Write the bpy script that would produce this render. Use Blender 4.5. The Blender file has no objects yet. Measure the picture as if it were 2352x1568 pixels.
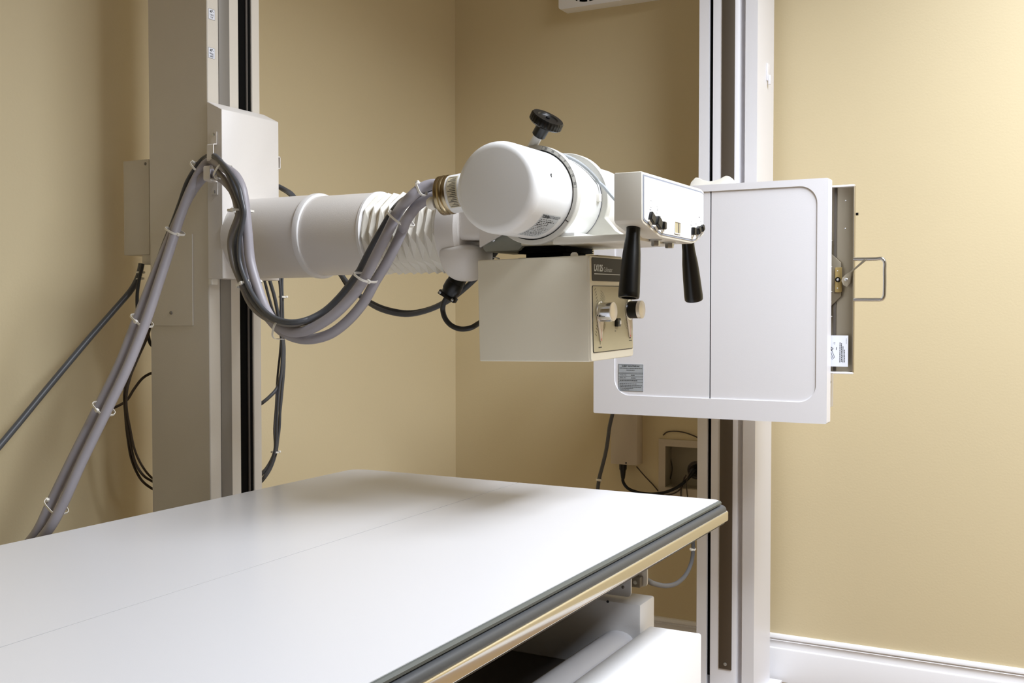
import bpy, bmesh, math, random
from mathutils import Vector, Matrix
random.seed(7)
PI = math.pi
C = bpy.context.scene.collection
sc = bpy.context.scene

# ------------------------------------------------------------------ camera
H = 1.15; F = 2430.0; YAW = math.radians(28.2); PITCH = math.atan((784-717)/F)
CAM = Vector((1.9964, -3.289, H))
R_ = Vector((math.cos(YAW), math.sin(YAW), 0)); W0 = Vector((-math.sin(YAW), math.cos(YAW), 0)); Z_ = Vector((0, 0, 1))
W_ = W0*math.cos(PITCH) - Z_*math.sin(PITCH); U_ = Z_*math.cos(PITCH) + W0*math.sin(PITCH)
cd = bpy.data.cameras.new('camera'); cam = bpy.data.objects.new('camera', cd); C.objects.link(cam)
cd.sensor_width = 36.0; cd.lens = 36.0*F/2352.0; cd.clip_start = 0.02; cd.clip_end = 50
M = Matrix((R_, U_, -W_)).transposed().to_4x4(); M.translation = CAM
cam.matrix_world = M; sc.camera = cam

def P(px, py, ax, val):
    """point of the real plane ax = val (metres) seen along one sight line"""
    d = W_ + R_*((px-1176)/F) - U_*((py-784)/F)
    i = 'xyz'.index(ax)
    return CAM + d*((val-CAM[i])/d[i])
def PY(px, py, y): return P(px, py, 'y', y)

# ------------------------------------------------------------------ materials
def lin(c): return tuple(((v/255)/12.92 if v/255 <= .04045 else ((v/255+.055)/1.055)**2.4) for v in c)
def mat(name, rgb, rough=.5, metal=0., bump=0., bscale=200., var=0., vscale=8., coat=0., stretch=None, emit=None, spec=.5):
    m = bpy.data.materials.new(name); m.use_nodes = True
    nt = m.node_tree; b = nt.nodes['Principled BSDF']
    col = (*lin(rgb), 1)
    b.inputs['Base Color'].default_value = col
    b.inputs['Roughness'].default_value = rough; b.inputs['Metallic'].default_value = metal
    b.inputs['Coat Weight'].default_value = coat; b.inputs['Specular IOR Level'].default_value = spec
    tc = nt.nodes.new('ShaderNodeTexCoord')
    src = tc.outputs['Object']
    if stretch:
        mp = nt.nodes.new('ShaderNodeMapping'); mp.inputs['Scale'].default_value = stretch
        nt.links.new(src, mp.inputs['Vector']); src = mp.outputs['Vector']
    if var > 0:
        n = nt.nodes.new('ShaderNodeTexNoise'); n.inputs['Scale'].default_value = vscale; n.inputs['Detail'].default_value = 4
        nt.links.new(src, n.inputs['Vector'])
        mx = nt.nodes.new('ShaderNodeMix'); mx.data_type = 'RGBA'
        mx.inputs[6].default_value = tuple(max(0, v*(1-var)) for v in col[:3])+(1,)
        mx.inputs[7].default_value = tuple(min(1, v*(1+var)) for v in col[:3])+(1,)
        nt.links.new(n.outputs['Fac'], mx.inputs[0]); nt.links.new(mx.outputs[2], b.inputs['Base Color'])
    if bump > 0:
        n2 = nt.nodes.new('ShaderNodeTexNoise'); n2.inputs['Scale'].default_value = bscale; n2.inputs['Detail'].default_value = 3
        nt.links.new(src, n2.inputs['Vector'])
        bp = nt.nodes.new('ShaderNodeBump'); bp.inputs['Strength'].default_value = bump; bp.inputs['Distance'].default_value = .001
        nt.links.new(n2.outputs['Fac'], bp.inputs['Height']); nt.links.new(bp.outputs['Normal'], b.inputs['Normal'])
    if emit:
        b.inputs['Emission Color'].default_value = (*emit[0], 1); b.inputs['Emission Strength'].default_value = emit[1]
    return m

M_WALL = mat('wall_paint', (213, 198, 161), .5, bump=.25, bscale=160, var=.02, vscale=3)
M_WALLF = mat('wall_paint_low_bounce', (150, 134, 106), .6, bump=.2, bscale=160)  # wall paint darkened on the two unseen walls to cut bounce light
M_CEIL = mat('ceiling_paint', (206, 204, 198), .8)
M_FLOOR = mat('floor_vinyl', (126, 104, 76), .35, var=.1, vscale=6)
M_TRIM = mat('trim_paint', (238, 238, 240), .35, bump=.1, bscale=60)
M_WHITE = mat('white_enamel', (232, 231, 230), .38, bump=.12, bscale=400)
M_COOL = mat('cool_white_enamel', (236, 236, 240), .4, bump=.1, bscale=500)
M_COL = mat('column_paint', (212, 206, 195), .45, bump=.15, bscale=400, var=.015, vscale=20)
M_ARM = mat('arm_paint', (226, 222, 217), .42, bump=.2, bscale=500)
M_CREAM = mat('cream_enamel', (228, 222, 203), .45, bump=.08, bscale=500)
M_CREAM2 = mat('panel_beige', (176, 166, 134), .4, var=.03, vscale=30)
M_CONS = mat('console_shell', (228, 225, 214), .42, bump=.05, bscale=500)
M_HOUS = mat('housing_enamel', (232, 233, 232), .35, bump=.05, bscale=400)
M_TABLE = mat('tabletop_laminate', (206, 206, 208), .28, bump=.05, bscale=800)
M_SEAM = mat('seam_dark', (95, 90, 85), .6)
M_GREY = mat('grey_steel', (132, 128, 122), .5, .35, bump=.15, bscale=60, var=.12, vscale=14, stretch=(1, 1, .15))
M_BRONZE = mat('worn_steel_strip', (106, 97, 86), .42, .5, bump=.1, bscale=80, var=.15, vscale=10, stretch=(1, 1, .2))
M_SS = mat('brushed_stainless', (180, 171, 152), .36, .9, bump=.08, bscale=80, var=.06, vscale=30, stretch=(1, 1, .1))
M_CHROME = mat('chrome', (226, 228, 232), .18, 1.)
M_CAP = mat('turned_aluminium', (228, 220, 206), .42, .7)
M_LEAD = mat('lead_jacket', (158, 163, 166), .45)
M_POL = mat('polished_rail', (232, 228, 218), .1, 1.)
M_BRASS = mat('brass_plate', (170, 148, 96), .35, .8)
M_BRASSR = mat('brass_ring', (176, 160, 128), .25, 1.)
M_BLACK = mat('black_plastic', (10, 10, 9), .3, spec=.4)
M_MATTE = mat('matte_black', (6, 6, 6), .7, spec=.08)
M_RUBBER = mat('dark_rubber', (62, 64, 66), .38, bump=.1, bscale=200)
M_EDGE = mat('edge_strip', (84, 88, 84), .4)
M_CABLE = mat('grey_cable_jacket', (160, 156, 162), .42, bump=.1, bscale=90, var=.03, vscale=25)
M_CABLE2 = mat('taupe_cable_jacket', (134, 128, 122), .45)
M_DCABLE = mat('graphite_cable_jacket', (78, 80, 84), .4)
M_BCABLE = mat('black_cable_jacket', (40, 40, 40), .45)
M_WIRE = mat('brown_wire', (62, 50, 38), .5)
M_TIE = mat('nylon_tie', (238, 235, 226), .4)
M_LABEL = mat('label_paper', (204, 210, 214), .5)
M_LABELW = mat('label_white', (226, 230, 240), .5)
M_LABELB = mat('silver_label', (186, 194, 202), .35, .2)
M_LABELT = mat('tan_label', (196, 186, 160), .45)
M_INK = mat('ink', (40, 42, 46), .6)
M_INKG = mat('grey_ink', (112, 114, 124), .6)
M_LINE = mat('panel_border_grey', (140, 146, 160), .5)
M_PLATE = mat('name_plate_grey', (58, 55, 48), .5, spec=.2)
M_RED = mat('red_mark', (200, 60, 50), .5)
M_CLEAR = mat('clear_pointer', (226, 214, 196), .15)
M_DARK = mat('dark_metal', (84, 78, 72), .6)  # dark brownish metal of inner parts and small fittings
M_BOX = mat('utility_box_paint', (196, 184, 166), .5)
M_RECESS = mat('recess_plate', (160, 152, 132), .5)
M_RING = mat('ring_grey', (206, 204, 196), .45, bump=.1, bscale=400)
M_PIV = mat('bracket_grey', (150, 152, 142), .5)
M_SIL = mat('screw_steel', (200, 202, 204), .3, .9)
M_DIFF = mat('lamp_diffuser', (255, 255, 255), .6, emit=((.92, .98, 1.08), 1.0))

# ------------------------------------------------------------------ mesh helpers
def bmnew(): return bmesh.new()
def _merge(dst, src):
    me = bpy.data.meshes.new('tmp'); src.to_mesh(me); src.free(); dst.from_mesh(me); bpy.data.meshes.remove(me)
def box(bm, x0, x1, y0, y1, z0, z1, bev=0., seg=2, mtx=None):
    b = bmesh.new()
    vs = [b.verts.new((x, y, z)) for x in (x0, x1) for y in (y0, y1) for z in (z0, z1)]
    for f in ((0,1,3,2), (4,6,7,5), (0,4,5,1), (2,3,7,6), (0,2,6,4), (1,5,7,3)): b.faces.new([vs[i] for i in f])
    if bev > 0: bmesh.ops.bevel(b, geom=list(b.edges), offset=bev, segments=seg, affect='EDGES', profile=.5)
    if mtx is not None: b.transform(mtx)
    bmesh.ops.recalc_face_normals(b, faces=b.faces[:])
    _merge(bm, b); return bm
def prism(bm, pts, ax, a, b_, bev=0., seg=2, mtx=None):
    """closed 2D outline pushed along axis ax from a to b_"""
    b = bmesh.new(); i = 'xyz'.index(ax)
    def mk(p, v):
        q = list(p); q.insert(i, v); return b.verts.new(q)
    A = [mk(p, a) for p in pts]; B = [mk(p, b_) for p in pts]; n = len(pts)
    b.faces.new(A); b.faces.new(B[::-1])
    for k in range(n): b.faces.new((A[k], B[k], B[(k+1) % n], A[(k+1) % n]))
    bmesh.ops.recalc_face_normals(b, faces=b.faces[:])
    if bev > 0: bmesh.ops.bevel(b, geom=list(b.edges), offset=bev, segments=seg, affect='EDGES', profile=.5)
    if mtx is not None: b.transform(mtx)
    _merge(bm, b); return bm
def frame_of(d):
    d = Vector(d).normalized(); u = Vector((0, 0, 1)) if abs(d.z) < .9 else Vector((1, 0, 0))
    a = u.cross(d).normalized(); return a, d.cross(a).normalized(), d
def lathe(bm, prof, org, ax, n=48, caps=True, sx=1., sy=1.):
    """profile [(t, r)] spun about the axis ax through org"""
    b = bmesh.new(); a, c, d = frame_of(ax); org = Vector(org); rings = []
    for t, r in prof:
        if r < 1e-6: rings.append([b.verts.new(org+d*t)]); continue
        rings.append([b.verts.new(org+d*t+a*(r*sx*math.cos(2*PI*k/n))+c*(r*sy*math.sin(2*PI*k/n))) for k in range(n)])
    for p, q in zip(rings, rings[1:]):
        for k in range(n):
            k2 = (k+1) % n
            if len(p) == 1 and len(q) == 1: continue
            if len(p) == 1: b.faces.new((p[0], q[k2], q[k]))
            elif len(q) == 1: b.faces.new((p[k], p[k2], q[0]))
            else: b.faces.new((p[k], p[k2], q[k2], q[k]))
    if caps:
        if len(rings[0]) > 1: b.faces.new(rings[0][::-1])
        if len(rings[-1]) > 1: b.faces.new(rings[-1])
    bmesh.ops.recalc_face_normals(b, faces=b.faces[:])
    _merge(bm, b); return bm
def cyl(bm, p, q, r, n=32, bev=0.):
    p = Vector(p); q = Vector(q); L = (q-p).length
    prof = [(0, r-bev), (bev, r), (L-bev, r), (L, r-bev)] if bev > 0 else [(0, r), (L, r)]
    return lathe(bm, prof, p, q-p, n)
def smooth_path(pts, sub=8):
    pts = [Vector(p) for p in pts]
    if len(pts) < 3: return pts
    e = [pts[0]*2-pts[1]]+pts+[pts[-1]*2-pts[-2]]; out = []
    for i in range(1, len(e)-2):
        p0, p1, p2, p3 = e[i-1:i+3]
        # centripetal parametrisation keeps the cable free of kinks
        t0 = 0; t1 = t0+max(1e-5, (p1-p0).length)**.5; t2 = t1+max(1e-5, (p2-p1).length)**.5; t3 = t2+max(1e-5, (p3-p2).length)**.5
        for k in range(sub):
            t = t1+(t2-t1)*k/sub
            A1 = p0*((t1-t)/(t1-t0))+p1*((t-t0)/(t1-t0)); A2 = p1*((t2-t)/(t2-t1))+p2*((t-t1)/(t2-t1)); A3 = p2*((t3-t)/(t3-t2))+p3*((t-t2)/(t3-t2))
            B1 = A1*((t2-t)/(t2-t0))+A2*((t-t0)/(t2-t0)); B2 = A2*((t3-t)/(t3-t1))+A3*((t-t1)/(t3-t1))
            out.append(B1*((t2-t)/(t2-t1))+B2*((t-t1)/(t2-t1)))
    out.append(pts[-1]); return out
def tube(bm, pts, r, n=14, sub=8, closed=False, smooth=True):
    b = bmesh.new(); path = smooth_path(pts, sub) if smooth else [Vector(p) for p in pts]
    N = len(path); rings = []; nrm = None
    for i, p in enumerate(path):
        if closed: d = (path[(i+1) % N]-path[i-1]).normalized()
        else: d = (path[min(i+1, N-1)]-path[max(i-1, 0)]).normalized()
        if nrm is None: nrm = frame_of(d)[0]
        nrm = (nrm-d*nrm.dot(d)).normalized(); c = d.cross(nrm)
        rr = r(i/(N-1)) if callable(r) else r
        rings.append([b.verts.new(p+nrm*(rr*math.cos(2*PI*k/n))+c*(rr*math.sin(2*PI*k/n))) for k in range(n)])
    pairs = list(zip(rings, rings[1:])) + ([(rings[-1], rings[0])] if closed else [])
    for p, q in pairs:
        for k in range(n): b.faces.new((p[k], p[(k+1) % n], q[(k+1) % n], q[k]))
    if not closed: b.faces.new(rings[0][::-1]); b.faces.new(rings[-1])
    bmesh.ops.recalc_face_normals(b, faces=b.faces[:])
    _merge(bm, b); return bm
def rrect(x0, x1, z0, z1, r, n=8):
    out = []
    for cx, cz, a0 in ((x1-r, z0+r, -90), (x1-r, z1-r, 0), (x0+r, z1-r, 90), (x0+r, z0+r, 180)):
        for k in range(n+1):
            a = math.radians(a0+90*k/n); out.append((cx+r*math.cos(a), cz+r*math.sin(a)))
    return out
def ringplate(bm, outer, inner, ax, a, b_):
    """plate between two outlines with the same number of points"""
    b = bmesh.new(); i = 'xyz'.index(ax); n = len(outer)
    def mk(p, v):
        q = list(p); q.insert(i, v); return b.verts.new(q)
    L = [[mk(p, v) for p in pts] for pts, v in ((outer, a), (outer, b_), (inner, b_), (inner, a))]
    for j in range(4):
        p, q = L[j], L[(j+1) % 4]
        for k in range(n): b.faces.new((p[k], p[(k+1) % n], q[(k+1) % n], q[k]))
    bmesh.ops.recalc_face_normals(b, faces=b.faces[:])
    _merge(bm, b); return bm

def setp(o, label=None, cat=None, group=None, kind=None):
    if label: o['label'] = label
    if cat: o['category'] = cat
    if group: o['group'] = group
    if kind: o['kind'] = kind
    return o
def thing(name, label, cat, loc, group=None):
    o = bpy.data.objects.new(name, None); o.empty_display_size = .05; C.objects.link(o); o.location = loc
    return setp(o, label, cat, group)
def wloc(o):
    v = Vector((0, 0, 0))
    while o is not None: v += Vector(o.location); o = o.parent
    return v
def build(name, bm, m, parent=None, org=None, ang=35, label=None):
    me = bpy.data.meshes.new(name)
    if org is None:
        xs = [v.co for v in bm.verts]
        org = Vector(((min(v.x for v in xs)+max(v.x for v in xs))/2, (min(v.y for v in xs)+max(v.y for v in xs))/2, min(v.z for v in xs)))
    org = Vector(org)
    bm.transform(Matrix.Translation(-org)); bm.to_mesh(me); bm.free()
    me.shade_smooth(); me.set_sharp_from_angle(angle=math.radians(ang))
    me.materials.append(m)
    o = bpy.data.objects.new(name, me); C.objects.link(o)
    if parent is not None:
        o.parent = parent; o.location = org-wloc(parent)
    else: o.location = org
    if label: o['label'] = label
    return o
def struct(name, bm, m): return setp(build(name, bm, m), kind='structure')

def text_bm(body, size, org, xd, up, sx=1., bold=0., align='LEFT', warp=None, lift=0.):
    cu = bpy.data.curves.new('txt', 'FONT'); cu.body = body; cu.size = size; cu.align_x = align; cu.align_y = 'CENTER'
    cu.offset = bold; cu.space_character = 1.0+bold*130; cu.resolution_u = 3
    ob = bpy.data.objects.new('txt', cu); C.objects.link(ob)
    dg = bpy.context.evaluated_depsgraph_get(); me = bpy.data.meshes.new_from_object(ob.evaluated_get(dg))
    bpy.data.objects.remove(ob); bpy.data.curves.remove(cu)
    b = bmesh.new(); b.from_mesh(me); bpy.data.meshes.remove(me)
    org = Vector(org); xd = Vector(xd).normalized(); up = Vector(up).normalized(); nn = xd.cross(up)
    for v in b.verts:
        u, w = v.co.x*sx, v.co.y
        v.co = warp(u, w) if warp else org+xd*u+up*w+nn*lift
    return b
def add_text(bm, *a, **k):
    b = text_bm(*a, **k); _merge(bm, b); return bm
def strip(bm, p, q, w, nrm, lift=.0002):
    """a thin printed line from p to q on a surface with normal nrm"""
    p = Vector(p); q = Vector(q); nrm = Vector(nrm).normalized(); d = (q-p).normalized(); s = d.cross(nrm)*(w/2)
    b = bmesh.new(); vs = [b.verts.new(v+nrm*lift) for v in (p-s, q-s, q+s, p+s)]; b.faces.new(vs); _merge(bm, b); return bm
def inklines(bm, org, xd, up, nrm, rows, w=.0011, step=.0042, seed=1):
    """rows of unreadable small print: short broken dashes"""
    rnd = random.Random(seed); org = Vector(org); xd = Vector(xd).normalized(); up = Vector(up).normalized()
    for r_, (a, L) in enumerate(rows):
        x = a
        while x < a+L:
            l = min(rnd.uniform(.002, .006), a+L-x)
            strip(bm, org+xd*x-up*(r_*step), org+xd*(x+l)-up*(r_*step), w, nrm)
            x += l+.0009
    return bm
def screw(parent, p, nrm, r=.004, m=None, name='screw'):
    b = bmnew(); p = Vector(p); lathe(b, [(0, r), (r*.35, r*.95), (r*.6, r*.6), (r*.62, 0)], p, nrm, 16)
    return build(name, b, m or M_SIL, parent)

# ------------------------------------------------------------------ the room
X1, Y1, ZC = 4.3, -6.6, 2.95
b = bmnew(); box(b, -.1, X1+.1, Y1-.1, .1, -.1, 0); struct('floor', b, M_FLOOR)
b = bmnew(); box(b, -.1, X1+.1, Y1-.1, .1, ZC, ZC+.1); struct('ceiling', b, M_CEIL)
b = bmnew(); box(b, -.1, 0, Y1-.1, .1, 0, ZC); struct('wall_left', b, M_WALL)
b = bmnew()
for q in ((0, .80, 0, ZC), (.80, .965, 0, .575), (.80, .965, .715, ZC), (.965, X1, 0, ZC)):   # leaves the opening of the recessed outlet box
    box(b, q[0], q[1], 0, .1, q[2], q[3])
box(b, .80, .965, .06, .1, .575, .715)
struct('wall_back', b, M_WALL)
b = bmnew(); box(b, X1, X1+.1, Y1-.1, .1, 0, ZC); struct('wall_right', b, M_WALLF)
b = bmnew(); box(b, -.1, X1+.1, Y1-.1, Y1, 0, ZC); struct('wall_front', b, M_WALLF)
bbp = [(0, 0), (.016, 0), (.016, .1), (.0145, .103), (.0105, .105), (.0085, .112), (.0085, .122), (.0115, .127), (.0075, .1295), (.0075, .131), (.0125, .134), (.0125, .139), (.009, .144), (0, .146)]
b = bmnew(); prism(b, [(-d, z) for d, z in bbp], 'x', 0, X1); struct('baseboard_back', b, M_TRIM)
b = bmnew(); prism(b, [(d, z) for d, z in bbp], 'y', Y1, -.016); struct('baseboard_left', b, M_TRIM)

def troffer(x, y, w, l, power, label):
    t = thing('ceiling_light', label, 'light', (x, y, ZC), 'recessed ceiling lights of the room')
    b = bmnew(); ringplate(b, rrect(x-w/2-.025, x+w/2+.025, y-l/2-.025, y+l/2+.025, .002, 2), rrect(x-w/2, x+w/2, y-l/2, y+l/2, .002, 2), 'z', ZC-.012, ZC)
    build('frame', b, M_TRIM, t)
    b = bmnew(); box(b, x-w/2, x+w/2, y-l/2, y+l/2, ZC-.006, ZC-.003)
    m = M_DIFF.copy(); m.node_tree.nodes['Principled BSDF'].inputs['Emission Strength'].default_value = 4.0
    build('diffuser', b, m, t)
    ld = bpy.data.lights.new('panel_lamp', 'AREA'); ld.shape = 'RECTANGLE'; ld.size = w; ld.size_y = l; ld.energy = power; ld.color = (.92, .97, 1.06); ld.spread = math.radians(143)
    lo = bpy.data.objects.new('panel_lamp', ld); C.objects.link(lo); lo.parent = t; lo.location = (0, 0, -.014)
troffer(2.35, -1.35, .6, 1.2, 72, 'white framed ceiling light panel above the open side of the table')
troffer(3.55, -2.45, .6, 1.2, 40, 'white framed ceiling light panel farther out to the side, above the viewer')

# ------------------------------------------------------------------ wall mounted column (right)
YF = -.24
wc = thing('wall_stand_column', 'tall white steel column with black slot and dark steel strip, standing by the back wall behind the flat cabinet', 'column', (1.08, -.15, 0))
b = bmnew()
prof = [(.992, YF), (1.0225, YF), (1.0225, YF+.05), (1.0345, YF+.05), (1.0345, YF), (1.101, YF), (1.112, YF+.006), (1.119, YF+.03), (1.131, YF+.03), (1.131, YF), (1.1667, YF), (1.1667, -.055), (.992, -.055)]
prism(b, prof, 'z', 0.01, ZC-.002); build('column_body', b, M_COOL, wc)
b = bmnew(); box(b, 1.0226, 1.0344, YF+.012, YF+.045, .06, ZC-.01); build('slot_liner', b, M_MATTE, wc)
b = bmnew(); box(b, 1.062, 1.1005, YF-.003, YF+.001, .09, ZC-.01, .0006); st = build('steel_strip', b, M_BRONZE, wc, label='dark brown steel strip')
screw(st, (1.082, YF-.003, .105), (0, -1, 0), .005)
b = bmnew(); box(b, .96, 1.20, -.27, -.03, 0, .012, .003); build('base_plate', b, M_COOL, wc)
b = bmnew()
for z in (.25, 1.7, 2.35): box(b, 1.0, 1.08, -.056, -.001, z, z+.06)
build('wall_bracket', b, M_COOL, wc)
b = bmnew()
pc = P(1764, 170, 'x', 1.1668)
box(b, 1.1667, 1.171, pc.y-.018, pc.y+.018, pc.z-.022, pc.z+.028, .001)
box(b, 1.171, 1.178, pc.y-.014, pc.y-.006, pc.z-.034, pc.z-.006, .001)
build('broken_clip', b, M_COOL, wc)
for pz in (62, 168):
    q = PY(1660.5, pz, YF); screw(wc, q, (0, -1, 0), .0018, M_INK, 'pin')

# ------------------------------------------------------------------ flat receptor cabinet on that column
YB = -.57
bk = thing('receptor_cabinet', 'flat square white cabinet with rounded panel seam, carried on the wall column at chest height', 'cabinet', (1.118, -.45, .868))
x0, x1, z0, z1 = .798, 1.438, .868, 1.487
outer = rrect(x0, x1, z0, z1, .004, 10); inner = rrect(.861, 1.411, .921, 1.4695, .045, 10)
b = bmnew(); ringplate(b, outer, inner, 'y', YB, YB+.02); build('front_frame', b, M_COOL, bk, ang=50)
b = bmnew(); prism(b, outer, 'y', YB+.02, YB+.045); build('back_shell', b, M_COOL, bk)
b = bmnew(); box(b, .83, 1.425, YB+.045, -.42, .90, 1.46, .004); build('inner_box', b, M_COOL, bk)
xs = 1.1335; gp = .0016
ins = rrect(.8605, 1.4115, .9205, 1.470, .0455, 10)
left = [p for p in ins if p[0] < 1.1]; right = [p for p in ins if p[0] > 1.1]
left = [(xs-gp, 1.470)]+left+[(xs-gp, .9205)]
right = right+[(xs+gp, 1.470)]; right = [(xs+gp, .9205)]+right
b = bmnew(); prism(b, left, 'y', YB+.003, YB+.012); lp = build('door_panel', b, M_COOL, bk)
b = bmnew(); prism(b, right, 'y', YB+.003, YB+.012); rp = build('door_panel', b, M_COOL, bk)
b = bmnew(); box(b, xs-gp, xs+gp, YB+.006, YB+.014, .9225, 1.468); build('seam', b, M_MATTE, bk)
# maker's label
lx0, lx1, lz0, lz1 = .872, .945, .933, 1.007
b = bmnew(); box(b, lx0, lx1, YB+.0022, YB+.003, lz0, lz1); lb = build('rating_label', b, M_LABELB, bk)
b = bmnew(); yl = YB+.0021; nY = (0, -1, 0)
add_text(b, 'SUMMIT INDUSTRIES INC', .0056, (.9085, yl, 1.0015), (1, 0, 0), (0, 0, 1), .82, .0002, 'CENTER')
inklines(b, (.876, yl, .996), (1, 0, 0), (0, 0, 1), nY, [(0, .066), (.02, .024)], .0013, .0052, 3)
for z in (1.0068, .9835, .981, .973, .9655, .958, .9335): strip(b, (lx0, yl, z), (lx1, yl, z), .0006, nY)
for x in (lx0+.0004, lx1-.0004): strip(b, (x, yl, lz0), (x, yl, lz1), .0007, nY)
add_text(b, 'MODEL NO.', .0046, (.876, yl, .977), (1, 0, 0), (0, 0, 1), .8)
add_text(b, 'SERIAL NO.', .0046, (.876, yl, .9695), (1, 0, 0), (0, 0, 1), .8)
inklines(b, (.876, yl, .977), (1, 0, 0), (0, 0, 1), nY, [(.034, .01), (.034, .013), (0, .052)], .0018, .0075, 4)
inklines(b, (.876, yl, .953), (1, 0, 0), (0, 0, 1), nY, [(0, .05), (0, .066), (0, .064), (0, .04), (0, .028)], .0013, .0042, 5)
build('label_lettering', b, M_INK, lb)
# scalloped handle bar behind the top edge
b = bmnew()
A_ = [PY(1586, 426, YB+.05), PY(1588, 419, YB+.05), PY(1598, 408, YB+.05), PY(1604, 408, YB+.05), PY(1614, 413, YB+.05), PY(1628, 416.5, YB+.05), PY(1640, 416, YB+.05),
      PY(1654, 411, YB+.05), PY(1667, 404, YB+.05), PY(1673, 404, YB+.05), PY(1680, 409, YB+.05), PY(1688, 418, YB+.05), PY(1689, 424, YB+.05)]
prism(b, [(p.x, p.z) for p in A_]+[(A_[-1].x, 1.45), (A_[0].x, 1.45)], 'y', YB+.045, YB+.062, .0015)
build('top_bracket', b, M_CONS, bk)
b = bmnew(); box(b, 1.0, 1.16, -.42, YF-.004, 1.0, 1.40, .004); box(b, .97, 1.0, -.42, -.2, 1.05, 1.35, .003); build('carriage', b, M_COOL, bk)
b = bmnew(); prism(b, [(YB+.046, .872), (YB+.046, .99), (YB+.06, .99), (YB+.075, .872)], 'x', 1.40, 1.431); build('lower_lug', b, M_COOL, bk)
screw(bk, PY(1906, 877, YB+.07), (1, -.3, 0), .004, M_DARK)

# tray half drawn out on the right
YT = -.50
tr = thing('cassette_tray', 'stainless steel cassette tray half drawn from the cabinet side, with looped chrome handle', 'tray', (1.46, YT, .995))
b = bmnew()
box(b, 1.15, 1.491, YT, YT+.0015, .997, 1.471)
box(b, 1.489, 1.4915, YT-.016, YT+.0015, .997, 1.471, .0005)
build('back_plate', b, M_SS, tr)
for z, nm in ((.9955, 'rail'), (1.4705, 'rail')):
    b = bmnew(); box(b, 1.40, 1.491, YT-.018, YT+.001, z-.0025, z+.0025, .0008); build(nm, b, M_WHITE, tr, label='white painted rail')
b = bmnew(); box(b, 1.440, 1.4455, YT-.006, YT-.002, 1.0, 1.468); build('dark_channel', b, M_DARK, tr)
b = bmnew()
pl = [PY(x, y, YT-.009) for x, y in ((1895, 553), (1908, 553), (1908, 581), (1932, 603), (1932, 680), (1908, 704), (1908, 732), (1895, 732))]
prism(b, [(p.x, p.z) for p in pl], 'y', YT-.011, YT-.009, .0004); lp_ = build('latch_plate', b, M_SS, tr)
b = bmnew(); pa = PY(1918, 614, YT-.014); pb = PY(1933.5, 671, YT-.014)
prism(b, rrect(pa.x, pb.x, pb.z, pa.z, .003, 4), 'y', YT-.014, YT-.011, .0003); bp_ = build('brass_plate', b, M_BRASS, lp_)
for px, py, r in ((1907, 591, .0032), (1907, 693, .0032), (1906, 642, .0035), (1923.5, 622, .0015), (1923.5, 662, .0015)):
    screw(lp_ if px < 1910 else bp_, PY(px, py, YT-.014), (0, -1, 0), r)
b = bmnew(); pc = PY(1924.5, 642, YT-.015); lathe(b, [(0, .0065), (.003, .0065), (.003, .0045), (.001, .0045)], pc, (0, -1, 0), 24, caps=False); build('bushing', b, M_MATTE, bp_)
screw(bp_, pc, (0, -1, 0), .004)
for py in (554, 614, 671, 728):
    b = bmnew(); a_ = PY(1897, py, YT-.02); c_ = PY(1911, py-1, YT-.012); cyl(b, a_, c_, .0022, 10); build('spring_pin', b, M_GREY, lp_)
# lever
b = bmnew()
lv = [PY(x, y, YT-.018) for x, y in ((1988, 595), (1990, 598), (1956, 626), (1953, 650), (1946, 659), (1938, 655), (1933, 645), (1935, 638), (1944, 629), (1952, 625), (1984, 596))]
prism(b, [(p.x, p.z) for p in lv], 'y', YT-.02, YT-.0175, .0003); lev = build('lever', b, M_SS, tr)
screw(lev, PY(1943.5, 642, YT-.02), (0, -1, 0), .0045)
b = bmnew(); hy = YT-.012
h = [PY(x, y, hy) for x, y in ((1960, 595), (1985, 595), (2010, 594.5), (2026, 594), (2031.5, 600), (2032, 620), (2032, 660), (2030.5, 680), (2026, 687), (2010, 688), (1985, 688), (1960, 688))]
tube(b, h, .0047, 12, 6); build('handle', b, M_CHROME, tr)
b = bmnew(); q = PY(1966, 491.5, hy); cyl(b, q, q+Vector((.006, 0, 0)), .0035, 12); build('bumper', b, M_BLACK, tr)
for px, py in ((1942, 461), (1941, 525)): screw(tr, PY(px, py, YT), (0, -1, 0), .0018)
# instruction card
ca = PY(1901, 770, YT-.019); cb = PY(1947.5, 842, YT-.019)
b = bmnew(); box(b, 1.423, cb.x, YT-.0195, YT-.0185, cb.z, ca.z); card = setp(build('instruction_card', b, M_LABELW), 'small white instruction card with sketch and sideways print, low on the steel tray', 'card')
b = bmnew(); yc = YT-.0196
for k, (px, y0_, y1_) in enumerate(((1929, 786, 832), (1932.5, 788, 831), (1936, 795, 832), (1939.5, 802, 832))):
    a_ = PY(px, y1_, yc); c_ = PY(px, y0_, yc); inklines(b, a_, (0, 0, 1), (1, 0, 0), (0, -1, 0), [(0, (c_-a_).length)], .0017, .004, 20+k)
a_ = PY(1944, 789, yc); inklines(b, a_, (0, 0, 1), (1, 0, 0), (0, -1, 0), [(0, .013)], .0008, .004, 31)
def poly(pts, w=.0009):
    for p, q in zip(pts, pts[1:]): strip(b, PY(*p, yc), PY(*q, yc), w, (0, -1, 0))
poly([(1901, 790), (1914, 823), (1917, 820), (1904, 788)]); poly([(1904, 792), (1910, 805), (1914, 800), (1909, 797), (1905, 792)], .0013); poly([(1899, 796), (1912, 826)], .0006)
poly([(1914, 788), (1918, 786), (1917, 791)], .0007); poly([(1921, 797), (1921, 803)], .0014)
build('card_lettering', b, M_INK, card)

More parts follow.
